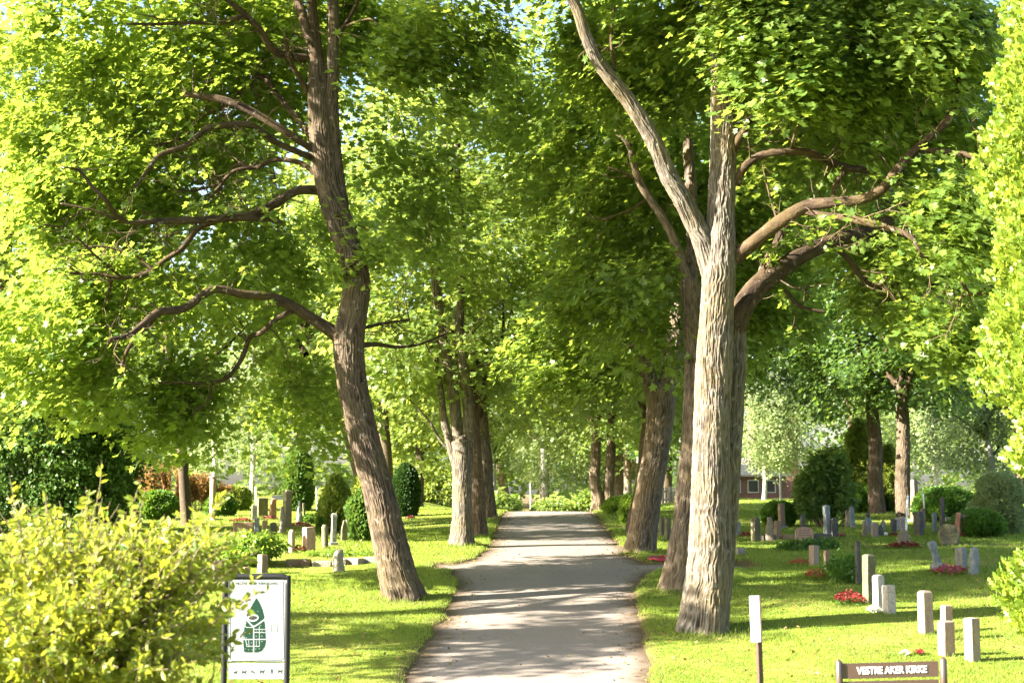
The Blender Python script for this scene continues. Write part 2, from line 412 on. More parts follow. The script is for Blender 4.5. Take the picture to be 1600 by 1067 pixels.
def make_tree(name, label, group, base, trunks, limbs, blobs, barkm='bark', leafm='maple', twigm='twig', leaf=.15, nleaf=85, rad=.5, fine=True,
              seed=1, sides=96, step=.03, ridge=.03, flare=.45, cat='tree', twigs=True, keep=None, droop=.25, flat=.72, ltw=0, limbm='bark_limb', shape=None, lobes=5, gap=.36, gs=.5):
    """trunks: [(pts, radii)], limbs: [(pts, radii)], blobs: [(centre, radii, count)] in world space"""
    r_ = np.random.default_rng(seed)
    rt = root(name, base, label, cat, group)
    nodes, nrad = [], []
    g = Geo()
    for k, (pts, rad_) in enumerate(trunks):
        p, r = tube(g, pts, rad_, sides, step, ridge, flare if k == 0 else 0, seed+k, lobes, swell=.16)
        s = slice(int(len(p)*.35) if k == 0 else 0, None, max(1, int(.25/step)))
        nodes.append(p[s]); nrad.append(r[s])
    link('trunk', g.mesh('trunk', True, 'ridge', base), M[barkm], rt)
    g = Geo(); tw = []
    for k, (pts, rad_) in enumerate(limbs):
        big = max(rad_) > .05
        p, r = tube(g, pts, rad_, 28 if big else 12, .05, ridge*.5 if big and ridge else 0, 0, seed+20+k, swell=.25)
        nodes.append(p[::4]); nrad.append(r[::4])
        if ltw: tw.append((p, r))
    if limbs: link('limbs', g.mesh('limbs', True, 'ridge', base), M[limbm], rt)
    nodes = np.vstack(nodes); nrad = np.concatenate(nrad)
    cc = []
    for c, rr, n in blobs:
        c = np.array(c, float); rr = np.array(rr, float); got = 0; tries = 0
        while got < n and tries < 30:
            tries += 1
            q = r_.normal(size=(n*2, 3)); q = nrmz(q)*(r_.random((n*2, 1))**.42)*rr+c
            m = noise3(q*gs+seed*7.3, seed) > gap
            q = q[m]
            gy = H0(q[:, 0], q[:, 1])+1.9
            q = q[q[:, 2] > gy]
            if keep is not None: q = q[keep(q)]
            q = q[:n-got]; got += len(q); cc.append(q)
    cc = np.vstack(cc)
    cm = nodes.mean(0)
    d = np.array([np.min(np.linalg.norm(nodes-c, axis=1)) for c in cc])
    cc = cc[np.argsort(d)]
    out = cc-cm; out[:, 2] *= .3; out = nrmz(out)
    if twigs:
        tg = Geo(); NN = nodes.copy(); NR = nrad.copy(); cap_ = np.zeros((len(nodes)+len(cc)*3, 3)); cr = np.zeros(len(cap_)); m = len(nodes)
        cap_[:m] = nodes; cr[:m] = nrad
        for i, c in enumerate(cc):
            dd = np.linalg.norm(cap_[:m]-c, axis=1)+np.maximum(0, cap_[:m, 2]-c[2])*.35
            j = int(np.argmin(dd)); a = cap_[j]; L = np.linalg.norm(c-a)
            r0 = min(cr[j]*.7, .010+.015*L); r0 = max(r0, .007)
            up = np.array([0, 0, .10*L]); jt = r_.normal(size=(2, 3))*.085*L
            p1 = a+(c-a)*.33+up*.9+jt[0]; p2 = a+(c-a)*.68+up*.8+jt[1]
            tube(tg, [a, p1, p2, c], [r0, r0*.8, r0*.6, .004], 5, max(.12, L/8), cap=False)
            cap_[m:m+3] = (p1, p2, c); cr[m:m+3] = (r0*.8, r0*.6, .005); m += 3
        small = []
        for p, r in tw:
            Ls = float(np.sum(np.linalg.norm(np.diff(p, axis=0), axis=1)))
            for q in range(int(Ls*ltw)):
                j = int(r_.integers(int(len(p)*.15), len(p))); a = p[j]; d = r_.normal(size=3)*np.array([1, .7, .8])+(p[min(j+3, len(p)-1)]-p[max(j-3, 0)])*2.0; d /= np.linalg.norm(d)
                L = .35+.75*r_.random(); r0 = min(r[j]*.6, .008+.010*L); pts = [a]
                for z_ in range(4):
                    d = d+r_.normal(size=3)*.38+np.array([0, 0, .05]); d /= np.linalg.norm(d); pts.append(pts[-1]+d*L/4)
                tube(tg, pts, [r0, r0*.75, r0*.55, r0*.4, .003], 5, .06, cap=False); small.append(pts[-1])
                for z_ in range(2):
                    d2 = d+r_.normal(size=3)*.7; d2 /= np.linalg.norm(d2); b2 = pts[2+z_]
                    tube(tg, [b2, b2+d2*L*.2+r_.normal(size=3)*.02, b2+d2*L*.42], [r0*.5, r0*.35, .002], 4, .08, cap=False); small.append(b2+d2*L*.42)
        link('branches', tg.mesh('branches', True, None, base), M[twigm], rt)
    lg = Geo()
    cen, nr, tp, sz = clumps(cc, out, nleaf, rad, flat, leaf, r_, droop)
    if twigs and len(small):
        sm = np.array(small); sm = sm[r_.random(len(sm)) < (.18 if ltw > 4 else .36)]; so = sm-cm; so[:, 2] *= .3
        c2, n2v, t2, s2 = clumps(sm, nrmz(so), 9, .17, .8, leaf*.9, r_, .3)
        cen = np.vstack([cen, c2]); nr = np.vstack([nr, n2v]); tp = np.vstack([tp, t2]); sz = np.concatenate([sz, s2])
    if shape is not None: leaves(lg, cen, nr, tp, sz, shape)
    else:
        v = in_view(cen) & fine
        if v.any(): leaves(lg, cen[v], nr[v], tp[v], sz[v], MAPLE)
        if (~v).any():
            w = ~v; leaves(lg, cen[w], nr[w], tp[w], sz[w]*1.05, KITE)
    link('crown', lg.mesh('crown', False, None, base), M[leafm], rt)
    return rt

# ------------------------------------------------------------------ ground
def lawn():
    xs = np.concatenate([np.linspace(-120, -14, 60)[:-1], np.linspace(-14, -3.2, 90)[:-1], np.arange(-3.2, 6.2, .075), np.linspace(6.2, 18, 90)[1:], np.linspace(18, 130, 60)[1:]])
    ys = np.concatenate([np.linspace(-20, 13, 34)[:-1], np.arange(13, 42, .10), np.arange(42, 80, .25), np.linspace(80, 460, 60)])
    X, Y = np.meshgrid(xs, ys); Z = H(X, Y)
    me = grid_mesh('lawn', X, Y, Z)
    m = NT('lawn_soil_and_turf'); p = m.pos()
    c = m.ramp(m.noise(p, 3.2, 8, .7), [(.3, (.08, .13, .016)), (.5, (.15, .20, .028)), (.72, (.25, .27, .05))])
    dry = m.ramp(m.noise(p, .5, 4), [(.5, (0, 0, 0)), (.7, (1, 1, 1))])
    c = m.mix(m.math('MULTIPLY', dry, .7), c, (.25, .21, .07))
    at = m.n('ShaderNodeAttribute'); at.attribute_name = 'edge'
    dirt = m.ramp(at.outputs['Fac'], [(0, (1, 1, 1)), (.25, (0, 0, 0))])
    c = m.mix(m.math('MULTIPLY', dirt, .9), c, (.12, .085, .05))
    h = m.math('ADD', m.noise(p, 40, 3), m.math('MULTIPLY', m.noise(p, 8, 3), 1.5))
    b = m.pbsdf(c, .95, .1, nrm=m.bump(h, 1.0, .05))
    ed = np.clip(paved(X, Y), 0, 1)
    for (px_, py_, r0_) in ((632, 935, .42), (1098, 985, .58), (1060, 922, .4), (1005, 862, .5), (722, 852, .4), (750, 838, .35), (765, 808, .35), (790, 793, .35)):
        v_ = G(px_, py_); ed = np.minimum(ed, np.clip((np.hypot(X-v_.x, Y-v_.y)-r0_)*.55+(n2(X, Y, 3.0, 51)-.5)*.22, 0, 1))
    vattr(me, 'edge', ed.ravel())
    tag(link('lawn', me, m.done(b.outputs[0])), kind='structure')
    # path
    xs = np.linspace(-6.2, 6.2, 140); ys = np.concatenate([np.arange(2, 42, .12), np.arange(42, 84, .25)])
    U, Y = np.meshgrid(xs, ys); X = U+pathx(Y)
    Z = H0(X, Y)+.004-.006*np.abs(U)+(n2(X, Y, .8, 21)-.5)*.02
    d = paved(X, Y)
    me = grid_mesh('path', X, Y, Z)
    vattr(me, 'edge', np.clip(-d, 0, 2).ravel())
    m = NT('worn_asphalt'); p = m.pos()
    fine = m.noise(p, 120, 3, .7)
    c = m.ramp(fine, [(.3, (.12, .10, .087)), (.5, (.20, .173, .153)), (.7, (.32, .285, .26))])
    c = m.mix(m.ramp(m.noise(p, 1.1, 5), [(.4, (0, 0, 0)), (.7, (.55, .55, .55))]), c, (.175, .16, .145))
    at = m.n('ShaderNodeAttribute'); at.attribute_name = 'edge'
    e = m.math('ADD', at.outputs['Fac'], m.math('MULTIPLY', m.math('SUBTRACT', m.noise(p, 2.2, 5, .7), .5), .5))
    dirt = m.ramp(e, [(.04, (1, 1, 1)), (.42, (0, 0, 0))])
    c = m.mix(m.math('MULTIPLY', dirt, .92), c, (.075, .05, .028))
    vo = m.n('ShaderNodeTexVoronoi', feature='DISTANCE_TO_EDGE'); vo.inputs['Scale'].default_value = .8
    wp = m.n('ShaderNodeMix', data_type='VECTOR'); wp.inputs[0].default_value = .12
    nv = m.n('ShaderNodeTexNoise'); nv.inputs['Scale'].default_value = 3; m.l(p, nv.inputs['Vector'])
    m.l(p, wp.inputs[4]); m.l(nv.outputs['Color'], wp.inputs[5]); m.l(wp.outputs[1], vo.inputs['Vector'])
    crack = m.ramp(vo.outputs['Distance'], [(0, (1, 1, 1)), (.012, (0, 0, 0))])
    crack = m.math('MULTIPLY', crack, m.ramp(m.noise(p, .45, 2), [(.5, (0, 0, 0)), (.6, (1, 1, 1))]))
    c = m.mix(m.math('MULTIPLY', crack, .7), c, (.06, .05, .04))
    b = m.pbsdf(c, .85, .25, nrm=m.bump(fine, .6, .006))
    tag(link('path', me, m.done(b.outputs[0])), kind='structure')
lawn()

def grass():
    r_ = np.random.default_rng(3); cs = []
    for (x0, x1, y0, y1, n) in ((-9, 9.5, 15.5, 24, 190000), (-10, 13, 24, 34, 230000), (-13, 19, 34, 48, 210000), (-18, 26, 48, 76, 120000)):
        cs.append(np.stack([r_.uniform(x0, x1, n), r_.uniform(y0, y1, n)], 1))
    c = np.vstack(cs); d = paved(c[:, 0], c[:, 1])
    k = (d > -.04+r_.random(len(d))*.10) & ((n2(c[:, 0], c[:, 1], .55, 91) < .68) | (r_.random(len(d)) > .6)) & ((n2(c[:, 0], c[:, 1], 2.2, 31) > .22) | (r_.random(len(d)) > .5)); c = c[k]; d = d[k]
    z = H(c[:, 0], c[:, 1]); N = len(c); far = np.clip(c[:, 1]/30, .7, 2.3)
    a = r_.uniform(0, 2*np.pi, N); w = .0055*far*(.7+.6*r_.random(N))
    tall = n2(c[:, 0], c[:, 1], .9, 32); edge = np.exp(-d/.12)*.05
    h = (.018+.034*r_.random(N)+.05*tall**2+edge*r_.random(N))*(.75+.25*far)
    dx, dy = np.cos(a)*w, np.sin(a)*w
    lean = r_.normal(size=(N, 2))*.5*h[:, None]
    b = np.stack([c[:, 0], c[:, 1], z-.004], 1)
    v0 = b+np.stack([dx, dy, 0*z], 1); v1 = b-np.stack([dx, dy, 0*z], 1)
    mid = b+np.stack([lean[:, 0]*.35, lean[:, 1]*.35, h*.6], 1)
    v2 = b+np.stack([lean[:, 0], lean[:, 1], h], 1)
    V = np.stack([v0, v1, v2], 1).reshape(-1, 3); T = np.arange(3*N).reshape(-1, 3)
    tag(link('grass', np_mesh('grass', V, [T]), M['grass']), 'short sunlit lawn grass between the graves', 'grass', kind='stuff')
    # longer tufts at the feet of trees and stones are added by tuft()
grass()
_tuft = Geo()
def tuft(x, y, rad, n, h=.12, seed=0):
    r_ = np.random.default_rng(seed+int(abs(x)*97+y*31)); a = r_.uniform(0, 2*np.pi, n); q = rad*(.75+.5*r_.random(n))
    px, py = x+np.cos(a)*q, y+np.sin(a)*q; z = H(px, py)-.01
    w = .006*max(1, y/28); t = r_.uniform(0, 2*np.pi, n); hh = h*(.4+.8*r_.random(n)); ln = r_.normal(size=(n, 2))*.4*hh[:, None]
    b = np.stack([px, py, z], 1); o = np.stack([np.cos(t)*w, np.sin(t)*w, 0*t], 1)
    V = np.stack([b+o, b-o, b+np.stack([ln[:, 0], ln[:, 1], hh], 1)], 1).reshape(-1, 3)
    _tuft.add(V, T=np.arange(3*n).reshape(-1, 3))

def litter():
    r_ = np.random.default_rng(17); n = 60000; y = r_.uniform(16, 60, n); x = pathx(y)+r_.uniform(-3.2, 5, n); d = paved(x, y)
    k = (d < .05) & (r_.random(n) < np.where(d > -.55, .16, .012)); x, y = x[k], y[k]; n = len(x)
    z = H0(x, y)+.014-.006*np.abs(x-pathx(y))+r_.random(n)*.01; g = Geo()
    leaves(g, np.stack([x, y, z], 1), np.array([0, 0, 1.])+r_.normal(size=(n, 3))*.35, r_.normal(size=(n, 3)), .03+.05*r_.random(n), KITE)
    tag(link('leaf_litter', g.mesh('leaf_litter', False), M['litter']), 'dry leaves and seeds scattered along the path edges', 'leaf litter', kind='stuff')
    r_ = np.random.default_rng(18); n = 5200; y = r_.uniform(17, 48, n); x = r_.uniform(-10, 14, n)*(y/30); k = (paved(x, y) > .1) & (n2(x, y, .5, 77) > .4); x, y = x[k], y[k]; n = len(x)
    g = Geo(); leaves(g, np.stack([x, y, H(x, y)+.03+.02*r_.random(n)], 1), np.array([0, 0, .8])+r_.normal(size=(n, 3))*.5, r_.normal(size=(n, 3)), .035+.05*r_.random(n), KITE)
    tag(link('fallen_leaves', g.mesh('fallen_leaves', False), M['litter']), 'scattered fallen leaves on the lawn', 'leaf litter', kind='stuff')
M['litter'] = leaf_mat('dry_leaf', (.09, .05, .02), (.26, .20, .06), (.3, .2, .06), .2)
litter()

# ------------------------------------------------------------------ the traced maples by the path
def trace(D, pts):
    """[(px, py, width_px, depth offset)] -> points, radii"""
    p, r = [], []
    for t in pts:
        dd = D+(t[3] if len(t) > 3 else 0)
        p.append(tuple(P(t[0], t[1], dd))); r.append(t[2]/2/F*dd)
    return p, r
def blob(px, py, D, rx, rd, rz, n):
    c = P(px, py, D); s = D/F
    return (tuple(c), (rx*s, rd, rz*s), n)
def clear_of(lines, D, w, margin=.35, leak=0.0):
    """keeps leaf clusters from standing right in front of the traced wood"""
    pts = []
    for l in lines:
        p, r = trace(D, l); q, _ = catmull(p, r, .25); pts.append(q)
    pts = np.vstack(pts)
    def f(q):
        # same sight line: compare directions from the camera side
        dq = (q-np.array([0, 0, EYE])); dp = pts-np.array([0, 0, EYE])
        ok = np.ones(len(q), bool)
        for i in range(len(q)):
            s = dp*(dq[i, 1]/dp[:, 1])[:, None]
            dist = np.linalg.norm((s-dq[i])[:, [0, 2]], axis=1)
            if np.any((dist < w) & (pts[:, 1] > q[i, 1]-margin)) : ok[i] = False
        return ok | ((_hash(np.round(q[:, 0]*97), np.round(q[:, 1]*89), np.round(q[:, 2]*83), 5) < leak))
    return f

# --- left near maple
b = G(632, 935); D1 = b.y
T1 = [(634, 940, 52), (622, 900, 52), (606, 830, 49), (590, 760, 47), (572, 700, 46), (558, 640, 44), (548, 580, 43), (545, 530, 46), (553, 480, 42), (557, 440, 41), (549, 400, 40), (532, 350, 41), (516, 300, 40), (504, 230, 38), (499, 160, 34), (496, 115, 28), (494, 90, 20), (493, 72, 10)]
T1b = [(548, 420, 20), (536, 340, 22), (524, 260, 22), (518, 180, 21), (519, 110, 19), (521, 40, 17), (520, -40, 16), (528, -160, 11)]
T1s = [[(502, 150, 20), (492, 80, 22), (478, 40, 18), (465, 0, 15, .3), (450, -60, 12, .6), (430, -150, 8, 1)],
       [(504, 150, 20), (492, 60, 18), (488, 0, 15), (492, -70, 11, -.5), (480, -160, 7, -1)]]
L1 = [
 [(530, 527, 24), (510, 512, 19), (490, 500, 17), (455, 478, 15, -.2), (420, 464, 15, -.4), (380, 460, 14, -.6), (338, 452, 13, -.8), (312, 465, 13, -1), (288, 482, 12, -1.2), (248, 488, 13, -1.5), (222, 508, 10, -1.7), (200, 524, 8, -1.9), (172, 530, 5, -2.1)],
 [(248, 488, 9, -1.5), (228, 512, 8, -1.4), (200, 545, 6, -1.3), (188, 580, 4, -1.2)],
 [(456, 486, 9, -.2), (430, 500, 7, -.1), (408, 520, 8, 0), (390, 528, 7, .2), (378, 560, 7, .4), (355, 590, 6, .5), (325, 598, 5, .6), (250, 598, 3, .7)],
 [(330, 598, 4, .6), (325, 625, 3, .6), (300, 650, 2.5, .7)],
 [(508, 300, 20), (490, 297, 15), (462, 299, 14, -.2), (430, 318, 15, -.4), (395, 336, 14, -.6), (345, 341, 12, -.9), (300, 345, 11, -1.2), (250, 346, 10, -1.5), (195, 347, 6, -1.8), (150, 330, 4, -2), (95, 318, 3, -2.1)],
 [(440, 347, 6, -.3), (400, 342, 8, -.6), (370, 342, 8, -.8)],
 [(345, 343, 8, -.9), (310, 358, 8, -.9), (285, 388, 9, -.9), (255, 408, 8, -.9), (228, 428, 8, -1), (190, 434, 7, -1.1), (150, 428, 5, -1.2), (108, 428, 3, -1.3)],
 [(175, 434, 6, -1.1), (170, 455, 5, -1.1), (162, 480, 3, -1.1)],
 [(240, 422, 5, -1), (210, 400, 4, -1), (160, 385, 3, -1.1), (120, 390, 2.5, -1.2)],
 [(494, 272, 9), (470, 255, 8, .2), (430, 250, 8, .3), (400, 262, 7, .5), (370, 258, 6, .6), (345, 285, 5, .8), (300, 300, 3, 1)],
 [(400, 262, 6, .5), (365, 268, 6, .4), (340, 295, 5, .4), (315, 325, 3, .4)],
 [(490, 248, 12), (470, 240, 10, -.3), (430, 222, 10, -.6), (390, 196, 10, -.9), (340, 198, 11, -1.2), (318, 205, 9, -1.3), (290, 228, 9, -1.4), (250, 243, 8, -1.6), (228, 270, 6, -1.7), (215, 290, 4, -1.8)],
 [(486, 215, 10), (468, 190, 9, .3), (440, 158, 8, .6), (410, 120, 8, .8), (385, 135, 7, 1), (362, 160, 7, 1.1), (330, 175, 6, 1.2), (308, 185, 6, 1.3), (298, 205, 5, 1.3), (270, 222, 4, 1.4), (235, 228, 3, 1.5)],
 [(410, 120, 7, .8), (413, 100, 5, .8), (406, 86, 4, .8)],
 [(494, 238, 9, 0), (455, 212, 12, -.3), (420, 190, 12, -.4), (380, 168, 13, -.4), (340, 155, 12, -.4), (290, 148, 8, -.4)],
 [(478, 92, 14), (450, 88, 12, -.2), (425, 78, 11, -.4), (408, 50, 11, -.7), (385, 25, 10, -1), (365, 8, 9, -1.2), (345, -10, 8, -1.4), (300, -60, 5, -1.8)],
 [(383, 24, 9, -1), (345, 36, 7, -1.3), (300, 36, 6, -1.6), (250, 38, 5, -1.9), (198, 38, 3, -2.2)],
 [(480, 145, 9), (470, 125, 8, -.2), (455, 98, 7, -.4), (445, 60, 5, -.6)],
 [(197, 347, 8, -1.8), (180, 335, 8, -2.2), (165, 312, 7, -2.6), (145, 292, 6, -2.6), (125, 268, 5, -2.7), (105, 262, 3, -2.8)],
 [(528, 55, 9), (545, 30, 7), (560, 0, 5), (580, -50, 4)],
 [(565, 540, 8), (590, 538, 7, .3), (620, 542, 6, .6), (655, 538, 4, .9), (700, 520, 3, 1.2)],
 [(560, 515, 6), (600, 505, 5, .6), (640, 500, 3, 1)],
 [(190, 434, 5, -1.1), (150, 400, 4, -1.9), (105, 360, 3, -2.2), (60, 350, 2, -2.4)]]
main1 = T1[:9]+[]
keep1 = clear_of([T1, T1b]+[l for l in L1[:18] if max(t[2] for t in l) > 7.5], D1, .42, .25, .02)
keepT = clear_of([T1], D1, .45, .3, .02)
make_tree('maple_tree', 'tall maple left of the path with leaning trunk and long bare crooked limbs', 'maples lining the path', tuple(b),
    [trace(D1, T1), trace(D1, T1b)], [trace(D1, s) for s in T1s]+[trace(D1, l) for l in L1],
    [blob(150, 120, D1+2.2, 320, 3.2, 220, 130), blob(60, 330, D1+.8, 190, 2.2, 160, 58), blob(230, 330, D1+3.4, 260, 1.6, 200, 40),
     blob(120, 480, D1+.5, 200, 2.0, 100, 42), blob(110, 590, D1+.5, 180, 1.6, 70, 26), blob(300, 640, D1+1.5, 90, 1.0, 80, 20),
     blob(460, 650, D1+3.8, 110, 1.2, 90, 16), blob(420, 420, D1+3.6, 150, 1.6, 130, 16),
     blob(430, 60, D1+2.5, 170, 2.5, 120, 60), blob(640, 300, D1+3, 100, 2, 130, 18), blob(600, 10, D1+2.5, 90, 2, 50, 16), blob(560, 390, D1-.4, 45, .5, 50, 4),
     blob(400, -330, D1, 620, 6, 320, 260), blob(700, 80, D1-1.5, 120, 1.3, 100, 34)],
    barkm='bark', seed=11, keep=lambda q: keep1(q) & keepT(q), sides=320, step=.02, ridge=.026, flare=.36, leaf=.14, nleaf=125, rad=.80, ltw=5)

# --- right near maple, twin stem
b = G(1098, 985); D2 = b.y
R1 = [(1096, 990, 76), (1101, 950, 72), (1108, 880, 64), (1110, 800, 60), (1111, 720, 56), (1113, 640, 54), (1116, 560, 52), (1120, 480, 52), (1125, 400, 52), (1127, 330, 42), (1129, 260, 40), (1131, 190, 38), (1129, 120, 36), (1125, 40, 30), (1120, -60, 24), (1110, -220, 14)]
R1b = [(1118, 985, 36, .35), (1128, 880, 38, .4), (1134, 780, 38, .4), (1139, 700, 36, .42), (1146, 620, 32, .45), (1150, 560, 32, .5), (1150, 515, 30, .5), (1156, 490, 16, .5)]
R1d = [(1147, 560, 22, .5), (1150, 515, 34, .5), (1160, 480, 35, .6), (1182, 450, 33, .8), (1212, 425, 30, 1.1), (1250, 400, 26, 1.4), (1300, 378, 22, 1.8), (1350, 362, 20, 2.2), (1395, 340, 16, 2.6), (1425, 310, 12, 2.9), (1450, 270, 8, 3.2)]
R1c = [(1120, 480, 20, .1), (1110, 425, 28, 0), (1098, 375, 31, -.05), (1084, 345, 30, -.1), (1068, 315, 28, -.2), (1045, 275, 27, -.3), (1028, 235, 25, -.4), (1010, 200, 24, -.5), (980, 155, 23, -.6), (955, 125, 22, -.7), (932, 92, 20, -.8), (915, 55, 18, -.9), (902, 15, 17, -1), (885, -15, 14, -1.1), (860, -70, 10, -1.3)]
LR = [
 [(1146, 402, 26), (1165, 388, 23, -.1), (1190, 368, 22, -.3), (1215, 348, 22, -.5), (1240, 332, 21, -.7), (1265, 320, 19, -.8), (1300, 317, 17, -1), (1345, 312, 16, -1.1), (1375, 298, 17, -1.2), (1395, 275, 16, -1.3), (1425, 240, 14, -1.4), (1455, 212, 13, -1.5), (1482, 185, 12, -1.6), (1494, 150, 10, -1.7), (1500, 110, 7, -1.8)],
 [(1250, 330, 10, -.7), (1285, 336, 10, -.9), (1330, 342, 11, -1.1), (1365, 350, 11, -1.3), (1400, 360, 9, -1.5), (1425, 372, 7, -1.7), (1440, 400, 4, -1.8)],
 [(1150, 290, 14), (1162, 262, 13, -.1), (1190, 242, 12, -.2), (1225, 237, 12, -.3), (1262, 238, 12, -.2), (1290, 250, 13, 0), (1320, 262, 12, .2), (1360, 268, 10, .4), (1385, 285, 7, .6)],
 [(1445, 235, 9, -1.4), (1480, 238, 9, -1.6), (1515, 243, 9, -1.8), (1548, 258, 7, -2)],
 [(1142, 240, 14), (1156, 215, 12, -.2), (1166, 200, 9, -.3)],
 [(1138, 110, 16), (1180, 100, 12, .2), (1215, 80, 14, .4), (1260, 68, 16, .6), (1320, 62, 15, .8), (1380, 58, 10, 1)],
 [(1140, 205, 12, .2), (1190, 180, 11, .8), (1225, 175, 10, 1.2), (1255, 182, 12, 1.2), (1300, 180, 12, 1.2), (1350, 185, 10, 1.2), (1420, 180, 8, 1.2)],
 [(1182, 455, 16, .8), (1195, 415, 14, 1), (1210, 385, 12, 1.2), (1225, 350, 8, 1.4)],
 [(1300, 382, 9, 1.8), (1330, 410, 8, 1.8), (1352, 440, 7, 1.8), (1385, 450, 6, 1.8), (1410, 490, 4, 1.8)],
 [(1225, 452, 6, 1), (1250, 478, 6, 1), (1290, 488, 4, 1)],
 [(1325, 262, 9, .3), (1305, 290, 8, .3), (1300, 320, 7, .3)],
 [(960, 110, 6, -.7), (955, 60, 5, -.6), (960, 10, 4, -.5)],
 [(1440, 400, 6, -1.8), (1460, 402, 6, -1.4), (1475, 410, 7, -1), (1495, 430, 7, -1), (1515, 455, 6, -1), (1535, 460, 4, -1)]]
keep2 = clear_of([R1[:13], R1b, R1d, R1c]+LR[:3], D2, .3, .25, .06)
keep2b = clear_of([R1[:11], R1b[:8]], D2, .5, .3, .0)
make_tree('maple_tree', 'massive pale twin-stemmed maple right of the path, nearest trunk with one limb reaching up left', 'maples lining the path', tuple(b),
    [trace(D2, R1), trace(D2, R1b), trace(D2, R1c)], [trace(D2, l) for l in [R1d]+LR],
    [blob(1330, 190, D2+2.5, 230, 2.4, 150, 90), blob(1230, 70, D2+1.8, 130, 1.8, 110, 38), blob(1250, 100, D2-1.3, 110, .9, 70, 26), blob(1190, 50, D2-1.2, 95, .9, 80, 26),
     blob(1430, 70, D2-1.5, 110, 1.1, 70, 34), blob(1330, 160, D2-.9, 60, .7, 40, 9), blob(1490, 340, D2-1.5, 75, .8, 75, 20), blob(1440, 310, D2-1.4, 50, .5, 40, 6), blob(1500, 500, D2+.5, 70, 1.3, 80, 24),
     blob(1030, 60, D2+2.5, 150, 2, 140, 60), blob(1400, 420, D2+3, 150, 1.8, 90, 55), blob(1120, -270, D2-.6, 620, 5, 250, 430), blob(1380, 40, D2+2, 190, 3, 100, 70)],
    barkm='bark_pale', seed=23, keep=lambda q: keep2(q) & keep2b(q), sides=440, step=.018, ridge=.03, flare=.42, lobes=4, leaf=.13, nleaf=150, rad=.75, ltw=4)

# --- dark trunk just behind it
b = G(1060, 922); D3 = b.y
R2 = [(1054, 926, 44), (1062, 870, 40), (1072, 800, 36), (1080, 720, 34), (1084, 640, 33), (1086, 560, 32), (1082, 500, 31), (1077, 440, 28)]
R2b = [(1078, 450, 18), (1068, 415, 15), (1055, 380, 13), (1038, 345, 13), (1015, 310, 12), (1000, 285, 12), (990, 255, 11), (982, 225, 9), (960, 205, 6)]
R2c = [(1078, 450, 22, .2), (1084, 380, 20, .4), (1080, 300, 18, .6), (1075, 220, 15, .8), (1080, 120, 11, 1), (1070, 0, 8, 1.2)]
keep3 = clear_of([R2b], D3, .15, .2)
make_tree('maple_tree', 'maple with a slim dark trunk partly hidden behind the massive pale twin-stemmed maple', 'maples lining the path', tuple(b),
    [trace(D3, R2), trace(D3, R2c), trace(D3, R2b)], [trace(D3, [(1000, 285, 6), (975, 270, 4), (950, 262, 3)]), trace(D3, [(1015, 310, 5), (980, 330, 4), (940, 345, 3)])],
    [blob(960, 330, D3+2.2, 150, 2.2, 160, 55), blob(1010, 130, D3+2, 150, 2.2, 130, 42), blob(960, 470, D3+.6, 110, 1.8, 60, 24), blob(1080, 540, D3+1, 60, 1, 60, 6),
     blob(1180, 330, D3+3, 140, 2, 150, 70), blob(1030, -280, D3+1, 380, 5, 280, 140), blob(1200, 520, D3+3, 80, 1.5, 70, 22), blob(830, 170, D3+2.5, 110, 2, 150, 20)],
    barkm='bark_mid', seed=37, keep=keep3, sides=160, step=.025, ridge=.026, flare=.3, leaf=.145, nleaf=115, rad=.75, ltw=3)

# --- right forked maple
b = G(1005, 862); D4 = b.y
R3 = [(1001, 866, 46), (1007, 820, 41), (1016, 760, 39), (1026, 700, 38), (1032, 650, 41), (1035, 610, 46)]
R3a = [(1028, 630, 26), (1014, 590, 24), (1006, 550, 20), (996, 500, 17), (986, 460, 15), (976, 415, 13), (964, 390, 10), (950, 340, 7)]
R3b_ = [(1038, 630, 30), (1048, 580, 28), (1055, 530, 26), (1062, 480, 24), (1072, 440, 22), (1080, 380, 18), (1090, 300, 14), (1085, 200, 9)]
make_tree('maple_tree', 'forked brown maple right of the path beside the pink hose', 'maples lining the path', tuple(b),
    [trace(D4, R3), trace(D4, R3a), trace(D4, R3b_)], [trace(D4, [(1006, 560, 8), (980, 540, 6), (950, 530, 4)])],
    [blob(900, 560, D4+1, 110, 2.5, 70, 45), blob(960, 440, D4+2, 150, 2.6, 120, 85), blob(960, 250, D4+1.5, 170, 3, 130, 48), blob(1150, 430, D4+2, 130, 2.5, 170, 70), blob(1000, 60, D4+2, 300, 4, 160, 58)],
    barkm='bark_mid', seed=41, sides=180, step=.025, ridge=.03, flare=.3, leaf=.155, nleaf=95, rad=.8, ltw=2,
    keep=clear_of([R3, R3a[:7], R3b_[:5]], D4, .34, .3, .03))

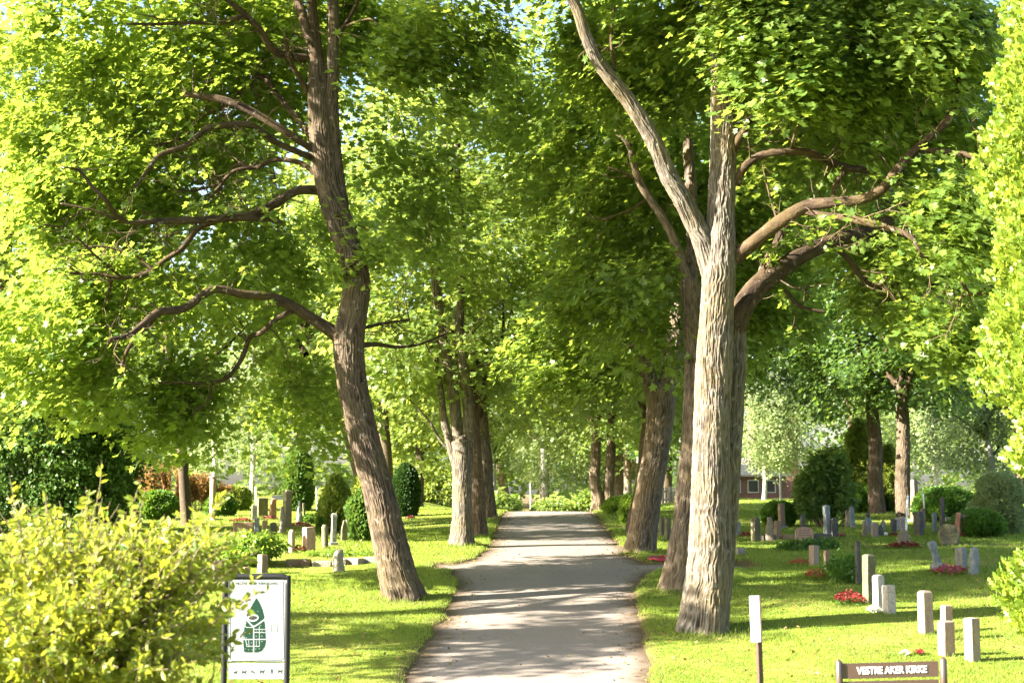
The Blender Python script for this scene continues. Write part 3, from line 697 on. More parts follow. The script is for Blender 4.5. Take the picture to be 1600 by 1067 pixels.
# --- avenue trees further on: each with its own crown leaning over the path
def avenue(name, label, px, py, w, lean, fork, seed, barkm='bark_mid', group='maples lining the path', top=None, leafm='maple_far', cw=4.6, low=3.4, high=15, cx=0, n=190, stems=None, nl=80, rad=.85, leaf=.165, gap=.40, kst=None):
    b = G(px, py); D = b.y; s = D/F; r_ = np.random.default_rng(seed)
    r0 = w/2*s
    tr = []
    if stems:
        for st in stems: tr.append(trace(D, st))
    else:
        p = [(px, py+4, w*1.05)]
        for k, f in enumerate((.12, .3, .5, .7, 1.0)):
            p.append((px+lean*f+r_.normal()*w*.06, py-fork*f, w*(1-.28*f)))
        tr.append(trace(D, p))
    e = np.array(tr[-1 if not stems else 1][0][-1]); er = tr[-1 if not stems else 1][1][-1]
    lb = []
    for k in range(5):
        a = 2*math.pi*k/5+r_.random()*.9; q = e-np.array([0, 0, .15*k*1.3]); L = 2.4+1.2*r_.random(); el = 1.6+.8*r_.random()
        dr = np.array([math.cos(a), math.sin(a), el*1.1]); dr /= np.linalg.norm(dr)
        pts = [q, q+dr*L*.35+r_.normal(size=3)*.12, q+dr*L*.7+r_.normal(size=3)*.2, q+dr*L+np.array([0, 0, .3])]
        lb.append(([tuple(x) for x in pts], [er*.62, er*.45, er*.32, er*.15]))
    g0 = b.z; cc = (b.x+cx, b.y, g0+(low+high)/2)
    bl = [(cc, (cw, cw, (high-low)/2), n), ((b.x+cx, b.y, g0+low+1.2), (cw*.95, cw*.9, 1.5), n//4)]
    near = clear_of(kst or [[(px, py, w), (px+lean, py-fork, w)]], D, .3, .3, .03)
    return make_tree(name, label, group, tuple(b), tr, lb, bl, barkm=barkm, leafm=leafm, seed=seed, sides=110, step=.035, ridge=.03, flare=.3, leaf=leaf, nleaf=nl, rad=rad, shape=STAR, keep=near, gap=gap)
avenue('maple_tree', 'maple left of the path whose pale trunk splits into two upright stems', 722, 852, 33, 8, 130, 51, barkm='bark_pale',
    stems=[[(721, 856, 36), (722, 810, 31), (722, 760, 30), (723, 715, 31), (722, 690, 33)],
           [(717, 700, 18), (712, 650, 17), (706, 600, 17), (698, 560, 15), (690, 520, 14), (684, 470, 15), (681, 420, 16), (678, 360, 12), (672, 300, 9)],
           [(730, 700, 19), (732, 650, 18), (728, 600, 16), (722, 550, 14), (718, 500, 14), (720, 450, 13), (724, 380, 11), (715, 280, 9), (715, 180, 12), (712, 130, 9)],
           [(716, 740, 12), (702, 690, 12), (693, 650, 11), (688, 610, 10), (680, 560, 8), (668, 530, 6)],
           [(715, 715, 5), (690, 690, 4), (672, 660, 4), (655, 640, 3), (640, 625, 2)]], low=3.8, cw=4.3, cx=-.2, n=190, leafm='maple_far', kst=[[(721, 856, 36), (722, 690, 33), (706, 600, 17)], [(730, 700, 19), (728, 600, 16), (722, 550, 14)], [(690, 520, 14), (681, 420, 16)], [(700, 690, 17), (690, 650, 16)]])
avenue('maple_tree', 'dark leaning maple trunk close behind the split-trunk maple on the left', 750, 838, 24, -14, 230, 52, barkm='bark_dark', cx=-1, n=150)
avenue('maple_tree', 'maple with a plain grey trunk, third along the left edge of the path', 765, 808, 22, -12, 180, 53, cx=.3, low=3)
avenue('maple_tree', 'maple with a leaning flared trunk, farthest along the left edge of the path', 790, 793, 22, -34, 170, 54, cx=.5, low=2.6, n=170)
avenue('maple_tree', 'pale-footed maple at the crest, farthest on the right edge of the path', 934, 797, 18, -6, 160, 55, low=2.6, cx=0)
avenue('maple_tree', 'slim dark maple trunk directly right of the pale trunk at the crest', 950, 797, 16, 6, 170, 56, barkm='bark_dark', low=3, n=150)
avenue('maple_tree', 'dark maple left of two thin golden stems at the right of the crest', 966, 795, 15, 3, 170, 57, barkm='bark_dark', low=3, n=150)
avenue('maple_tree', 'thin golden brown maple with forked stems behind the bush at the crest', 980, 795, 12, 5, 90, 58, low=3, n=130,
    stems=[[(980, 799, 14), (981, 760, 12), (980, 720, 11), (977, 690, 11)], [(978, 700, 9), (975, 660, 8), (978, 620, 7)], [(984, 745, 8), (994, 715, 7), (1004, 690, 6), (1008, 640, 5)]])
avenue('maple_tree', 'dark leaning maple trunk just left of the forked brown maple', 990, 835, 22, 25, 190, 59, barkm='bark_dark', low=3.6, n=140, cx=.6)
# two dark trunks on the right lawn
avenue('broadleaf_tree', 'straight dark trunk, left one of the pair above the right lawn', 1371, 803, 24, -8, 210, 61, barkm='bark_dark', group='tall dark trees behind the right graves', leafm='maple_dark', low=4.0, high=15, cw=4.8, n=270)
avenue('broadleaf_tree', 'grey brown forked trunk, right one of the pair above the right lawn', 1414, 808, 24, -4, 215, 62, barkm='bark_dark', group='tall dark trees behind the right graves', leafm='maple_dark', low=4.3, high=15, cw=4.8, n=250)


# ------------------------------------------------------------------ background trees
def bg_tree(name, label, x, D, crown, cz, cr, n, leafm, seed, group='trees beyond the graves', barkm='bark_dark', trunk_r=.2, nl=55, rad=.8, leaf=.22, cat='tree', droop=.5, flat=.5, gap=.38, kite=True, twigm='twig', twigs=False, gs=.3, lean=0):
    z0 = hz(x, D); base = (x, D, z0)
    top = z0+cz
    tr = [([(x, D, z0-.05), (x+lean*.3+.05, D, z0+(cz)*.35), (x+lean*.7-.08, D+.1, z0+cz*.75), (x+lean, D, z0+cz+cr[2]*.5)], [trunk_r*1.15, trunk_r, trunk_r*.75, trunk_r*.3])]
    r_ = np.random.default_rng(seed); lb = []
    for k in range(6):
        a = k*1.05+r_.random(); q = np.array([x+lean*.6, D, z0+cz*(.45+.09*k)]); L = cr[0]*.75
        dr = np.array([math.cos(a), math.sin(a), .7]); dr /= np.linalg.norm(dr)
        lb.append(([tuple(q), tuple(q+dr*L*.5+r_.normal(size=3)*.1), tuple(q+dr*L)], [trunk_r*.5, trunk_r*.33, trunk_r*.12]))
    return make_tree(name, label, group, base, tr, lb, [((x+lean, D, z0+cz), cr, n)], barkm=barkm, leafm=leafm, seed=seed, sides=20, step=.15, ridge=0, flare=.3,
                     leaf=leaf, nleaf=nl, rad=rad, fine=False, shape=KITE if kite else STAR, cat=cat, droop=droop, flat=flat, gap=gap, twigs=twigs, twigm=twigm, gs=gs)
def X(px, D): return (px-CX)/F*D
BG = [
 ('broadleaf_tree', 'big yellow-green tree behind the limbs of the leaning maple, far left edge', X(-40, 42), 42, 9.2, (4.6, 4, 6), 260, 'maple_far', 101, .25, .19, True),
 ('broadleaf_tree', 'bright yellow-green tree rising behind the rusty ferns', X(296, 50), 50, 10.4, (4.4, 4, 6.6), 230, 'maple_far', 102, .15, .19, True),
 ('broadleaf_tree', 'pale green tree seen through the arching lowest limb of the leaning maple', X(588, 52), 52, 10.6, (4.2, 4, 6.8), 240, 'maple_far', 103, .22, .19, True),
 ('broadleaf_tree', 'sunlit tree right behind the trunk of the leaning maple', X(610, 62), 62, 11, (3.8, 4, 7.2), 240, 'yellowgreen', 104, .22, .2, True),
 ('broadleaf_tree', 'low yellow-green tree between the round dark thuja and the split-trunk maple', X(655, 74), 74, 5.5, (3.6, 4, 4.6), 210, 'yellowgreen', 105, .2, .22, True),
 ('birch_tree', 'thin grey-green birch above the dark rail behind the left graves', X(395, 78), 78, 6.2, (2.4, 2.4, 5.2), 130, 'birch', 106, .12, .14, False),
 ('birch_tree', 'pale dry-looking birch just right of the rusty ferns', X(335, 70), 70, 5.0, (1.9, 2, 4.2), 100, 'birch', 107, .1, .14, False),
 ('broadleaf_tree', 'tall green tree at the far left behind the dark yew', X(90, 85), 85, 10, (7, 5, 9.5), 330, 'maple_far', 108, .3, .3, False),
 ('broadleaf_tree', 'tall green tree far behind the left rail', X(470, 95), 95, 12, (6, 5, 8.5), 260, 'maple_far', 109, .3, .3, False),
 ('birch_tree', 'leafy green birch just left of the vanishing path', X(770, 98), 98, 6.5, (4.0, 3, 7), 320, 'maple_far', 110, .18, .18, False),
 ('birch_tree', 'bright birch standing in line with the vanishing path', X(850, 92), 92, 6.5, (3.6, 3, 6.2), 260, 'birch', 111, .18, .18, False),
 ('birch_tree', 'leafy green birch just right of the vanishing path', X(925, 100), 100, 6.5, (4.2, 3, 7), 320, 'maple_far', 112, .18, .18, False),
 ('broadleaf_tree', 'large green tree closing the view above the end of the path', X(850, 118), 118, 14, (10, 6, 12), 420, 'maple_far', 113, .35, .34, False),
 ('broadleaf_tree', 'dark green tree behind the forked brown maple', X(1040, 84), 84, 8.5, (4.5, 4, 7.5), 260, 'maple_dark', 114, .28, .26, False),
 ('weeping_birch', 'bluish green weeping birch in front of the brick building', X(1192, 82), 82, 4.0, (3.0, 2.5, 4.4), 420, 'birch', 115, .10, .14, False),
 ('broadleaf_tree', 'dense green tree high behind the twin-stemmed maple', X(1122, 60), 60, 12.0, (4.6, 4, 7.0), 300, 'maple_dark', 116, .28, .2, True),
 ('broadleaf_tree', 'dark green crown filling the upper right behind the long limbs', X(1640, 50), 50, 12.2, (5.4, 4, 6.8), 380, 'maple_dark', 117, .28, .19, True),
 ('birch_tree', 'tall pale silvery birch behind the domed shrub at the right', X(1545, 66), 66, 4.6, (2.9, 2.6, 4.6), 300, 'birch', 118, .16, .15, False),
 ('birch_tree', 'smaller grey-green birch left of the tall silvery one', X(1458, 84), 84, 4.6, (2.6, 2.4, 4.2), 180, 'birch', 119, .14, .16, False),
 ('broadleaf_tree', 'tall tree far behind the right graves', X(1330, 104), 104, 10.5, (6, 5, 8.5), 280, 'maple_far', 120, .3, .3, False),
 ('broadleaf_tree', 'tall tree far behind the silvery birches, right edge', X(1590, 100), 100, 10, (8, 5, 9), 320, 'maple_far', 121, .3, .3, False),
]
LEAN = {103: -4.0, 104: -1.2, 116: 1.6, 117: -4.4, 101: 1.0, 102: -1.4}
for nm, lab, x, D, cz, cr, n, lm, sd_, tr_, lf, kt in BG:
    b_ = 'birch' in nm
    bg_tree(nm, lab, x, D, None, cz, cr, n, lm, sd_, trunk_r=tr_, leaf=lf, barkm='birch_bark' if b_ else 'bark_dark', droop=.9 if b_ else .5,
            flat=.9 if b_ else .5, rad=.6 if b_ else (.7 if D < 60 else 1.0), nl=60, kite=not kt, twigs=(D < 60), cat='tree', lean=LEAN.get(sd_, 0))

for x_, y_, cz_, cr_, n_, sd_, lab_ in ((-13.6, 23.8, 14.2, (3.4, 2.0, 5.2), 330, 133, 'unseen tall maple added outside the left edge to shade the leaning maple'), (-13.4, 21.6, 7.4, (3.6, 3.9, 2.3), 135, 131, 'unseen nearest maple added outside the left edge to shade path and lawn')):
    bg_tree('maple_tree', lab_, x_, y_, None, cz_, cr_, n_, 'maple_far', sd_, trunk_r=.3, leaf=.2, rad=.6, nl=60, group='maples lining the path', gap=.52 if sd_ != 133 else .25, gs=.6)  # unseen trees, added and shaped for the shade their crowns cast
def distant_wood():
    r_ = np.random.default_rng(5); g = Geo(); n = 1500
    a = r_.uniform(-.62, .62, n); D = r_.uniform(128, 175, n)
    x = np.sin(a)*D*1.3; hmax = 9+9*n2(x, D, .06, 4)
    cc = np.stack([x, D, 2+hmax*r_.random(n)**.7], 1)
    cen, nr, tp, sz = clumps(cc, nrmz(np.stack([0*x, -1+0*x, .3+0*x], 1)), 60, 2.6, .7, .75, r_, .3)
    leaves(g, cen, nr, tp, sz, KITE)
    tag(link('distant_wood', g.mesh('distant_wood', False), M['maple_far']), 'far-off wood closing the horizon behind the cemetery', 'wood', kind='stuff')
distant_wood()

# ------------------------------------------------------------------ shrubs, hedges, conifers
def shrub(name, label, base, blobs, leafm, leaf, nl, rad, seed, shape=OVAL, cat='shrub', group=None, stems=6, stemr=.02, stemm='twig', droop=.2, flat=.7, up=.5, gap=.2, gs=1.5, rnd=.8):
    r_ = np.random.default_rng(seed); rt = root(name, base, label, cat, group)
    cc = []; oo = []
    for c, rr, n in blobs:
        c = np.array(c, float); q = nrmz(r_.normal(size=(n*2, 3)))*(.45+.55*r_.random((n*2, 1))**.5)*np.array(rr)+c
        q = q[noise3(q*gs+seed, seed) > gap][:n]; q = q[q[:, 2] > H0(q[:, 0], q[:, 1])+.03]
        cc.append(q); oo.append(nrmz(q-c))
    cc = np.vstack(cc); oo = np.vstack(oo)
    cen, nr, tp, sz = clumps(cc, oo, nl, rad, flat, leaf, r_, droop, up, rnd)
    k = cen[:, 2] > H0(cen[:, 0], cen[:, 1])
    g = Geo(); leaves(g, cen[k], nr[k], tp[k], sz[k], shape)
    if stems:
        s = Geo(); bb = np.array(base)
        for i in r_.choice(len(cc), min(stems, len(cc)), replace=False):
            e = cc[i]; o = bb+np.array([r_.normal()*.1, r_.normal()*.1, 0])
            m_ = o+(e-o)*.5+r_.normal(size=3)*.08*np.linalg.norm(e-o)
            tube(s, [o, m_, e], [stemr, stemr*.7, stemr*.25], 6, .15, cap=False)
        link('stems', s.mesh('stems', True, None, base), M[stemm], rt)
    link('foliage', g.mesh('foliage', False, None, base), M[leafm], rt)
    return rt
def column(name, label, base, prof, leafm, n, size, seed, lump=.25, shape=FROND, cat='conifer', group=None, upw=.8, trunkm='bark', ls=1.6, layers=.35):
    """clipped or columnar conifer: prof = [(height, radius)]; fronds over a lumpy surface of that profile"""
    r_ = np.random.default_rng(seed); rt = root(name, base, label, cat, group); b = np.array(base)
    hs = np.array([p[0] for p in prof]); rs = np.array([p[1] for p in prof])
    w = np.interp(np.linspace(hs[0], hs[-1], 200), hs, rs)+.05; cdf = np.cumsum(w)/w.sum()
    h = np.interp(r_.random(n), cdf, np.linspace(hs[0], hs[-1], 200)); a = r_.uniform(0, 2*np.pi, n); r0 = np.interp(h, hs, rs)
    q = np.stack([np.cos(a)*r0, np.sin(a)*r0, h], 1)
    l = noise3(q*ls+seed*3.1, seed)*.65+noise3(q*ls*2.7+seed, seed+1)*.35
    rr = r0*(1+lump*(l-.5)*2)*(1-layers*r_.random(n)**2.2)
    cen = b+np.stack([np.cos(a)*rr, np.sin(a)*rr, h], 1)
    out = np.stack([np.cos(a), np.sin(a), 0*a], 1)
    tp = out*(.8)+np.array([0, 0, upw])+r_.normal(size=(n, 3))*.35
    nr = np.cross(out, np.array([0, 0, 1.]))*r_.choice([-1, 1], n)[:, None]*.7+out*.5+r_.normal(size=(n, 3))*.4
    g = Geo(); leaves(g, cen, nr, tp, size*(.6+.7*r_.random(n)), shape)
    link('foliage', g.mesh('foliage', False, None, base), M[leafm], rt)
    t = Geo(); tube(t, [b, b+np.array([0, 0, hs[-1]*.9])], [max(.04, rs.max()*.13), .02], 12, .3)
    link('trunk', t.mesh('trunk', True, 'ridge', base), M[trunkm], rt)
    return rt

# yellow-green foreground bush (eye-high, close to the camera)
def foreground_bush():
    D = 12.5; x0 = X(120, D); base = (x0, D, hz(x0, D)); r_ = np.random.default_rng(77)
    rt = root('foreground_bush', base, 'large loose yellow-green bush in the near left corner overlapping the map board', 'bush')
    bl = [(60, 930, 12.6, 210, 1.3, 120, 230), (190, 930, 12.2, 150, 1.0, 110, 175), (20, 1030, 11.6, 190, 1, 130, 200), (215, 1040, 11.8, 125, .9, 80, 140), (290, 875, 12.6, 90, .6, 60, 90), (120, 860, 12.8, 160, .8, 60, 100)]
    cc = []
    for px, py, d, rx, rd, rz, n in bl:
        c = np.array(P(px, py, d)); q = nrmz(r_.normal(size=(n, 3)))*(.25+.75*r_.random((n, 1))**.6)*np.array((rx*d/F, rd, rz*d/F))+c; cc.append(q)
    for px, py in [(140, 752), (128, 790), (95, 800), (10, 770), (225, 775), (200, 790), (60, 800), (335, 800), (310, 815), (360, 790), (270, 822), (330, 850), (345, 925), (375, 918), (350, 1000), (395, 935), (340, 960), (30, 800), (250, 838), (385, 940), (365, 960), (372, 995), (300, 845), (180, 835)]:
        cc.append(np.array([P(px, py, 12.2+r_.normal()*.3)]))
    cc = np.vstack(cc); cc = cc[cc[:, 2] > 0]
    oo = nrmz(cc-np.array(P(120, 1000, 12.6)))
    # long arching shoots with leaves set along them
    st = Geo(); lc, ln, lt, ls = [], [], [], []
    b0 = np.array(base)
    for c, o in zip(cc, oo):
        L = .4+.4*r_.random(); a = c-o*L*.6-np.array([0, 0, .12]); e = c+o*.12+np.array([r_.normal()*.05, 0, .05])
        m_ = (a+e)/2+r_.normal(size=3)*.03+np.array([0, 0, .04])
        p, r = tube(st, [a, m_, e], [.0045, .0035, .0015], 5, .06, cap=False)
        k = 20; t = r_.random(k); i = (t*(len(p)-1)).astype(int); d = nrmz(np.array([p[-1]-p[0]]))[0]
        sidev = nrmz(r_.normal(size=(k, 3))+0)
        lc.append(p[i]+sidev*.008); lt.append(sidev*.9+d*.6); ln.append(np.array([0, 0, .6])+r_.normal(size=(k, 3))*.8); ls.append(.085*(.6+.7*r_.random(k))*(1.15-.4*t))
    for i in range(70):
        e = cc[r_.integers(len(cc))]; o = b0+np.array([r_.normal()*.25, r_.normal()*.2, 0])
        tube(st, [o, o+(e-o)*.35+r_.normal(size=3)*.1, o+(e-o)*.7+r_.normal(size=3)*.1, e], [.016, .012, .008, .004], 6, .12, cap=False)
    g = Geo(); leaves(g, np.vstack(lc), np.vstack(ln), np.vstack(lt), np.concatenate(ls), OVAL)
    link('foliage', g.mesh('foliage', False, None, base), M['bush'], rt)
    link('stems', st.mesh('stems', True, None, base), M['twig_pale'], rt)
foreground_bush()

# big bright thuja at the right edge
x, y = X(1681, 20.5), 20.5
column('thuja_column', 'tall bright yellow-green thuja filling the right edge of the view', (x, y, hz(x, y)),
       [(.75, .5), (1.0, .85), (1.3, .95), (1.75, .85), (2.15, .5), (2.7, .64), (3.4, .72), (4.1, .98), (4.9, 1.0), (5.6, .93), (6.3, .9), (7.2, .95), (8.3, .8), (9.4, .62), (10.8, .35), (11.6, .1)], 'thuja', 52000, .12, 201, lump=.5, ls=3.2, layers=.6)

def gb(px, py): v = G(px, py); return (v.x, v.y, v.z)
b = Vector((X(95, 46), 46, hz(X(95, 46), 46))); D = b.y; s = D/F
shrub('yew_shrub', 'huge dark multi-stemmed yew behind the foreground bush at the left', tuple(b),
      [(tuple(P(60, 700, D)), (150*s, 1.6, 110*s), 520), (tuple(P(150, 720, D+.4)), (75*s, 1.2, 90*s), 260), (tuple(P(60, 800, D)), (150*s, 1.5, 60*s), 200)], 'conifer_mid', .12, 90, .4, 202, stems=90, stemr=.035, stemm='twig', cat='conifer', shape=KITE)
def ferns(label, pts, seed, leafm='rusty', h=1.3):
    r_ = np.random.default_rng(seed); g = Geo(); st = Geo(); base = gb(*pts[0][:2]); rt = root('rusty_plume_plant', base, label, 'plant', 'rusty plumed plants at the left')
    for px, py, hh in pts:
        b = G(px, py); hh *= 1.25
        for i in range(34):
            a = r_.uniform(0, 6.28); e = np.array([math.cos(a)*.22, math.sin(a)*.22, hh*(.75+.3*r_.random())]); o = np.array(b)+np.array([r_.normal()*.1, r_.normal()*.1, 0])
            p, r = tube(st, [o, o+e*np.array([.3, .3, .6]), o+e], [.008, .006, .002], 4, .1, cap=False)
            k = 60; t = .3+.7*r_.random(k); j = (t*(len(p)-1)).astype(int)
            sv = nrmz(r_.normal(size=(k, 3))); leaves(g, p[j]+sv*.02, r_.normal(size=(k, 3)), sv*.6+np.array([0, 0, .8]), .13*(1.5-t)*(.6+.6*r_.random(k)), FROND)
    link('plumes', g.mesh('plumes', False, None, base), M[leafm], rt); link('stalks', st.mesh('stalks', True, None, base), M['twig'], rt)
ferns('row of rusty orange plumes left of the dark bush, above the foreground bush', [(100, 805, 1.0), (122, 803, 1.0), (150, 805, .95), (178, 808, .9), (60, 806, 1.0)], 203)
ferns('tall rusty orange plumes between the yew and the wooden post', [(198, 800, 1.25), (215, 800, 1.4), (235, 798, 1.5), (258, 798, 1.55), (280, 797, 1.5), (300, 797, 1.3), (318, 797, 1.2)], 204)
ferns('short rusty plumes just right of the wooden post', [(345, 797, .9), (356, 797, .8)], 205)
def round_shrub(name, label, px, py, w, h, leafm, n, leaf, seed, cat='shrub', group=None, lump=.15, upw=.4, shape=OVAL, prof=None):
    b = G(px, py); s = b.y/F; R_, Hh = w/2*s, h*s
    if prof is None:
        pr = [(Hh*t, R_*math.sqrt(max(.02, 1-((t-.42)/.6)**2))) for t in np.linspace(0, 1, 9)]
    else: pr = [(Hh*t, R_*k) for t, k in prof]
    return column(name, label, tuple(b), pr, leafm, n, leaf, seed, lump=lump, shape=shape, cat=cat, group=group, upw=upw, ls=2.2)
CONE = [(0, .75), (.2, 1), (.5, .85), (.8, .5), (1, .06)]
COLM = [(0, .7), (.2, .95), (.6, 1), (.85, .7), (1, .1)]
round_shrub('dwarf_conifer', 'rounded pale yellow-green conifer behind the left gravestones', 525, 832, 56, 88, 'yellowgreen', 9000, .12, 206, cat='conifer', prof=CONE, lump=.3)
round_shrub('dwarf_conifer', 'bright yellow columnar conifer beside the leaning maple trunk', 575, 822, 46, 92, 'yellowgreen', 6500, .12, 207, cat='conifer', prof=COLM)
round_shrub('juniper_shrub', 'spiky mid-green juniper with a browned foot beside the leaning maple', 566, 846, 42, 76, 'conifer_mid', 5200, .13, 208, cat='conifer', prof=COLM, upw=1.2, lump=.35)
round_shrub('thuja_column', 'smooth dark egg-shaped thuja right of the leaning maple trunk', 634, 806, 40, 80, 'conifer_dark', 9000, .12, 209, cat='conifer', prof=COLM, lump=.08)
round_shrub('dark_column_conifer', 'dark columnar conifer behind the dark rail, left background', 466, 797, 42, 96, 'conifer_mid', 6000, .16, 210, cat='conifer', prof=COLM)
round_shrub('box_ball', 'small dark clipped ball beside the conical stone', 484, 818, 20, 14, 'hedge', 1200, .07, 211)
round_shrub('box_column', 'small dark clipped column left of the mossy post stone', 500, 834, 10, 26, 'hedge', 1200, .07, 212)
round_shrub('yellow_shrub', 'yellow leafed shrub with orange tips above the left lawn', 372, 797, 34, 36, 'yellowgreen', 3000, .14, 213, lump=.3)
round_shrub('dark_shrub', 'dark shrub under the tall rusty plumes', 245, 812, 64, 44, 'hedge', 5000, .12, 214, lump=.25)
round_shrub('dark_shrub', 'dark shrub right of the wooden post', 345, 806, 44, 34, 'hedge', 3500, .12, 215, lump=.25)
round_shrub('dark_shrub', 'dark low shrub between rusty plumes and foreground bush', 175, 822, 70, 36, 'hedge', 5000, .11, 216, lump=.3)
round_shrub('red_shrub', 'red-leafed shrub peeking above the rusty plumes', 208, 790, 34, 56, 'oak_red', 2500, .16, 217, lump=.3)
round_shrub('clipped_ball', 'dark clipped ball shrub behind the grey gravestones in the right middle', 1217, 822, 50, 38, 'hedge', 6000, .10, 218, lump=.05)
round_shrub('domed_shrub', 'wide green domed shrub behind the graves at the right', 1478, 815, 100, 52, 'hedge', 12000, .12, 219, lump=.12)
b = G(1288, 822); s = b.y/F; r_ = np.random.default_rng(220); bl = []
for k in range(26):
    a = r_.uniform(0, 6.28); q = r_.random()**.6; hh = (150-72*q)*s*(.75+.3*r_.random()); x_ = b.x+math.cos(a)*q*30*s; y_ = b.y+math.sin(a)*q*30*s
    bl.append(((x_+math.cos(a)*6*s, y_, b.z+30*s+(hh-30*s)*.5), (9*s, 9*s, (hh-24*s)*.56), 34))
shrub('juniper_shrub', 'tall dark green juniper with rusty lower limbs on the right lawn', tuple(b), bl, 'juniper', .16, 34, .2, 220, shape=FROND, cat='conifer', stems=26, stemr=.05, flat=1.6, droop=0, stemm='twig_pale')
round_shrub('bronze_shrub', 'bronze and green low shrub at the foot of the tall juniper', 1305, 812, 64, 62, 'broadleaf', 5000, .13, 221, prof=[(.35, .7), (.5, 1), (.8, .8), (1, .2)], lump=.35)
round_shrub('yellow_conifer', 'pale yellow conifer behind the pair of dark trunks', 1345, 797, 62, 140, 'yellowgreen', 9000, .2, 222, cat='conifer', prof=CONE, lump=.35)
round_shrub('yellow_conifer', 'second pale yellow conifer between the two dark trunks', 1390, 797, 40, 100, 'yellowgreen', 5000, .2, 223, cat='conifer', prof=CONE, lump=.35)
round_shrub('dark_shrub', 'dark shrub left of the pair of dark trunks', 1352, 800, 40, 40, 'hedge', 3500, .13, 224, lump=.3)
round_shrub('dark_shrub', 'dark undergrowth right of the domed shrub', 1530, 838, 78, 40, 'hedge', 7000, .11, 225, lump=.35)
round_shrub('pale_shrub', 'pale silvery shrub spilling over at the right, left of the bright thuja', 1562, 832, 80, 92, 'birch', 9000, .11, 226, lump=.35)
round_shrub('path_shrub', 'light green bush at the right crest of the path', 968, 802, 46, 24, 'broadleaf', 4000, .12, 227, lump=.4)
round_shrub('path_shrub', 'taller green bush between the crest trunks and the forked maple', 985, 818, 30, 44, 'broadleaf', 3000, .13, 228, lump=.4)
round_shrub('path_shrub', 'small light bush at the left crest by the farthest maple', 805, 797, 22, 24, 'broadleaf', 2000, .12, 229, lump=.4)
for k, (px, w, h) in enumerate([(780, 44, 26), (860, 52, 18), (915, 46, 28), (700, 90, 60), (620, 70, 50)]):
    D = 86+k; x = X(px, D); s = D/F
    shrub('background_bush', ['round bush left of the vanishing path', 'pale bush straight beyond the crest of the path', 'bush beyond the crest, right side of the path', 'wide bush behind the split-trunk maple', 'bush behind the dark egg-shaped thuja'][k],
          (x, D, hz(x, D)), [((x, D, hz(x, D)+h*.5*s), (w/2*s*1.1, 1.2, h*.6*s), 90)], 'maple_far' if k < 3 else 'yellowgreen', .2, 50, .5, 240+k, shape=KITE, group='bushes beyond the crest')
b = G(390, 882); s = b.y/F
shrub('large_leaf_shrub', 'mound of large glossy leaves behind the map board', tuple(b), [((b.x, b.y, b.z+22*s), (58*s, .8, 26*s), 150)], 'broadleaf', .13, 26, .2, 250, up=.4)
b = G(1320, 908); s = b.y/F
shrub('rose_bush', 'dark green rose bush beside the dark obelisk', tuple(b), [((b.x, b.y, b.z+20*s), (28*s, .4, 24*s), 85)], 'hedge', .075, 26, .14, 251, up=.4, stems=14, stemr=.008)
b = G(1256, 857); s = b.y/F
shrub('ivy_mound', 'dark ivy mound in front of the pink arched plaque', tuple(b), [((b.x-20*s, b.y-.2, b.z+3*s), (24*s, .45, 9*s), 60), ((b.x+24*s, b.y, b.z+4*s), (26*s, .45, 11*s), 70)], 'hedge', .09, 26, .14, 252, up=.7, stems=0)
for k, (px, py, w, h, lm, lab) in enumerate([(1268, 898, 1, 1, 0, 0)][:0]): pass
b = G(520, 868); s = b.y/F
shrub('ground_cover', 'low light green ground cover above the stone kerb', tuple(b), [((b.x-10*s, b.y, b.z+2*s), (45*s, .5, 6*s), 80), ((b.x+45*s, b.y+.3, b.z+2*s), (35*s, .4, 5*s), 50)], 'broadleaf', .06, 26, .12, 253, up=.7, stems=0)

# ------------------------------------------------------------------ flower beds
def flowers(label, px, py, w, h, pet, seed, deep=.3, leafm='broadleaf', group='flower beds at the graves', dens=1.0):
    b = G(px, py); s = b.y/F; r_ = np.random.default_rng(seed); rt = root('flower_bed', tuple(b), label, 'flowers', group)
    n = int(max(60, w*h*s*s*900*dens)); a = r_.uniform(0, 6.283, n); q = np.sqrt(r_.random(n)); x = b.x+np.cos(a)*q*w/2*s; y = b.y+np.sin(a)*q*deep
    z = H(x, y)+h*s*(.25+.65*(1-q**2)*r_.random(n)+.15*r_.random(n)); c = np.stack([x, y, z], 1)
    g = Geo()
    for k in range(4):
        o = nrmz(r_.normal(size=(n, 3))+np.array([0, 0, .4])); leaves(g, c, np.cross(o, r_.normal(size=(n, 3))), o, .045*(.7+.6*r_.random(n)), OVAL)
    link('petals', g.mesh('petals', False, None, tuple(b)), M[pet], rt)
    g = Geo(); n2_ = n*2; a = r_.uniform(0, 6.283, n2_); q = np.sqrt(r_.random(n2_)); x = b.x+np.cos(a)*q*w/2*s*1.06; y = b.y+np.sin(a)*q*deep*1.06
    c = np.stack([x, y, H(x, y)+h*s*.55*r_.random(n2_)*(1.1-q**2)], 1)
    leaves(g, c, np.array([0, 0, .8])+r_.normal(size=(n2_, 3))*.5, r_.normal(size=(n2_, 3)), .07*(.6+.6*r_.random(n2_)), OVAL)
    link('leaves', g.mesh('leaves', False, None, tuple(b)), M[leafm], rt)
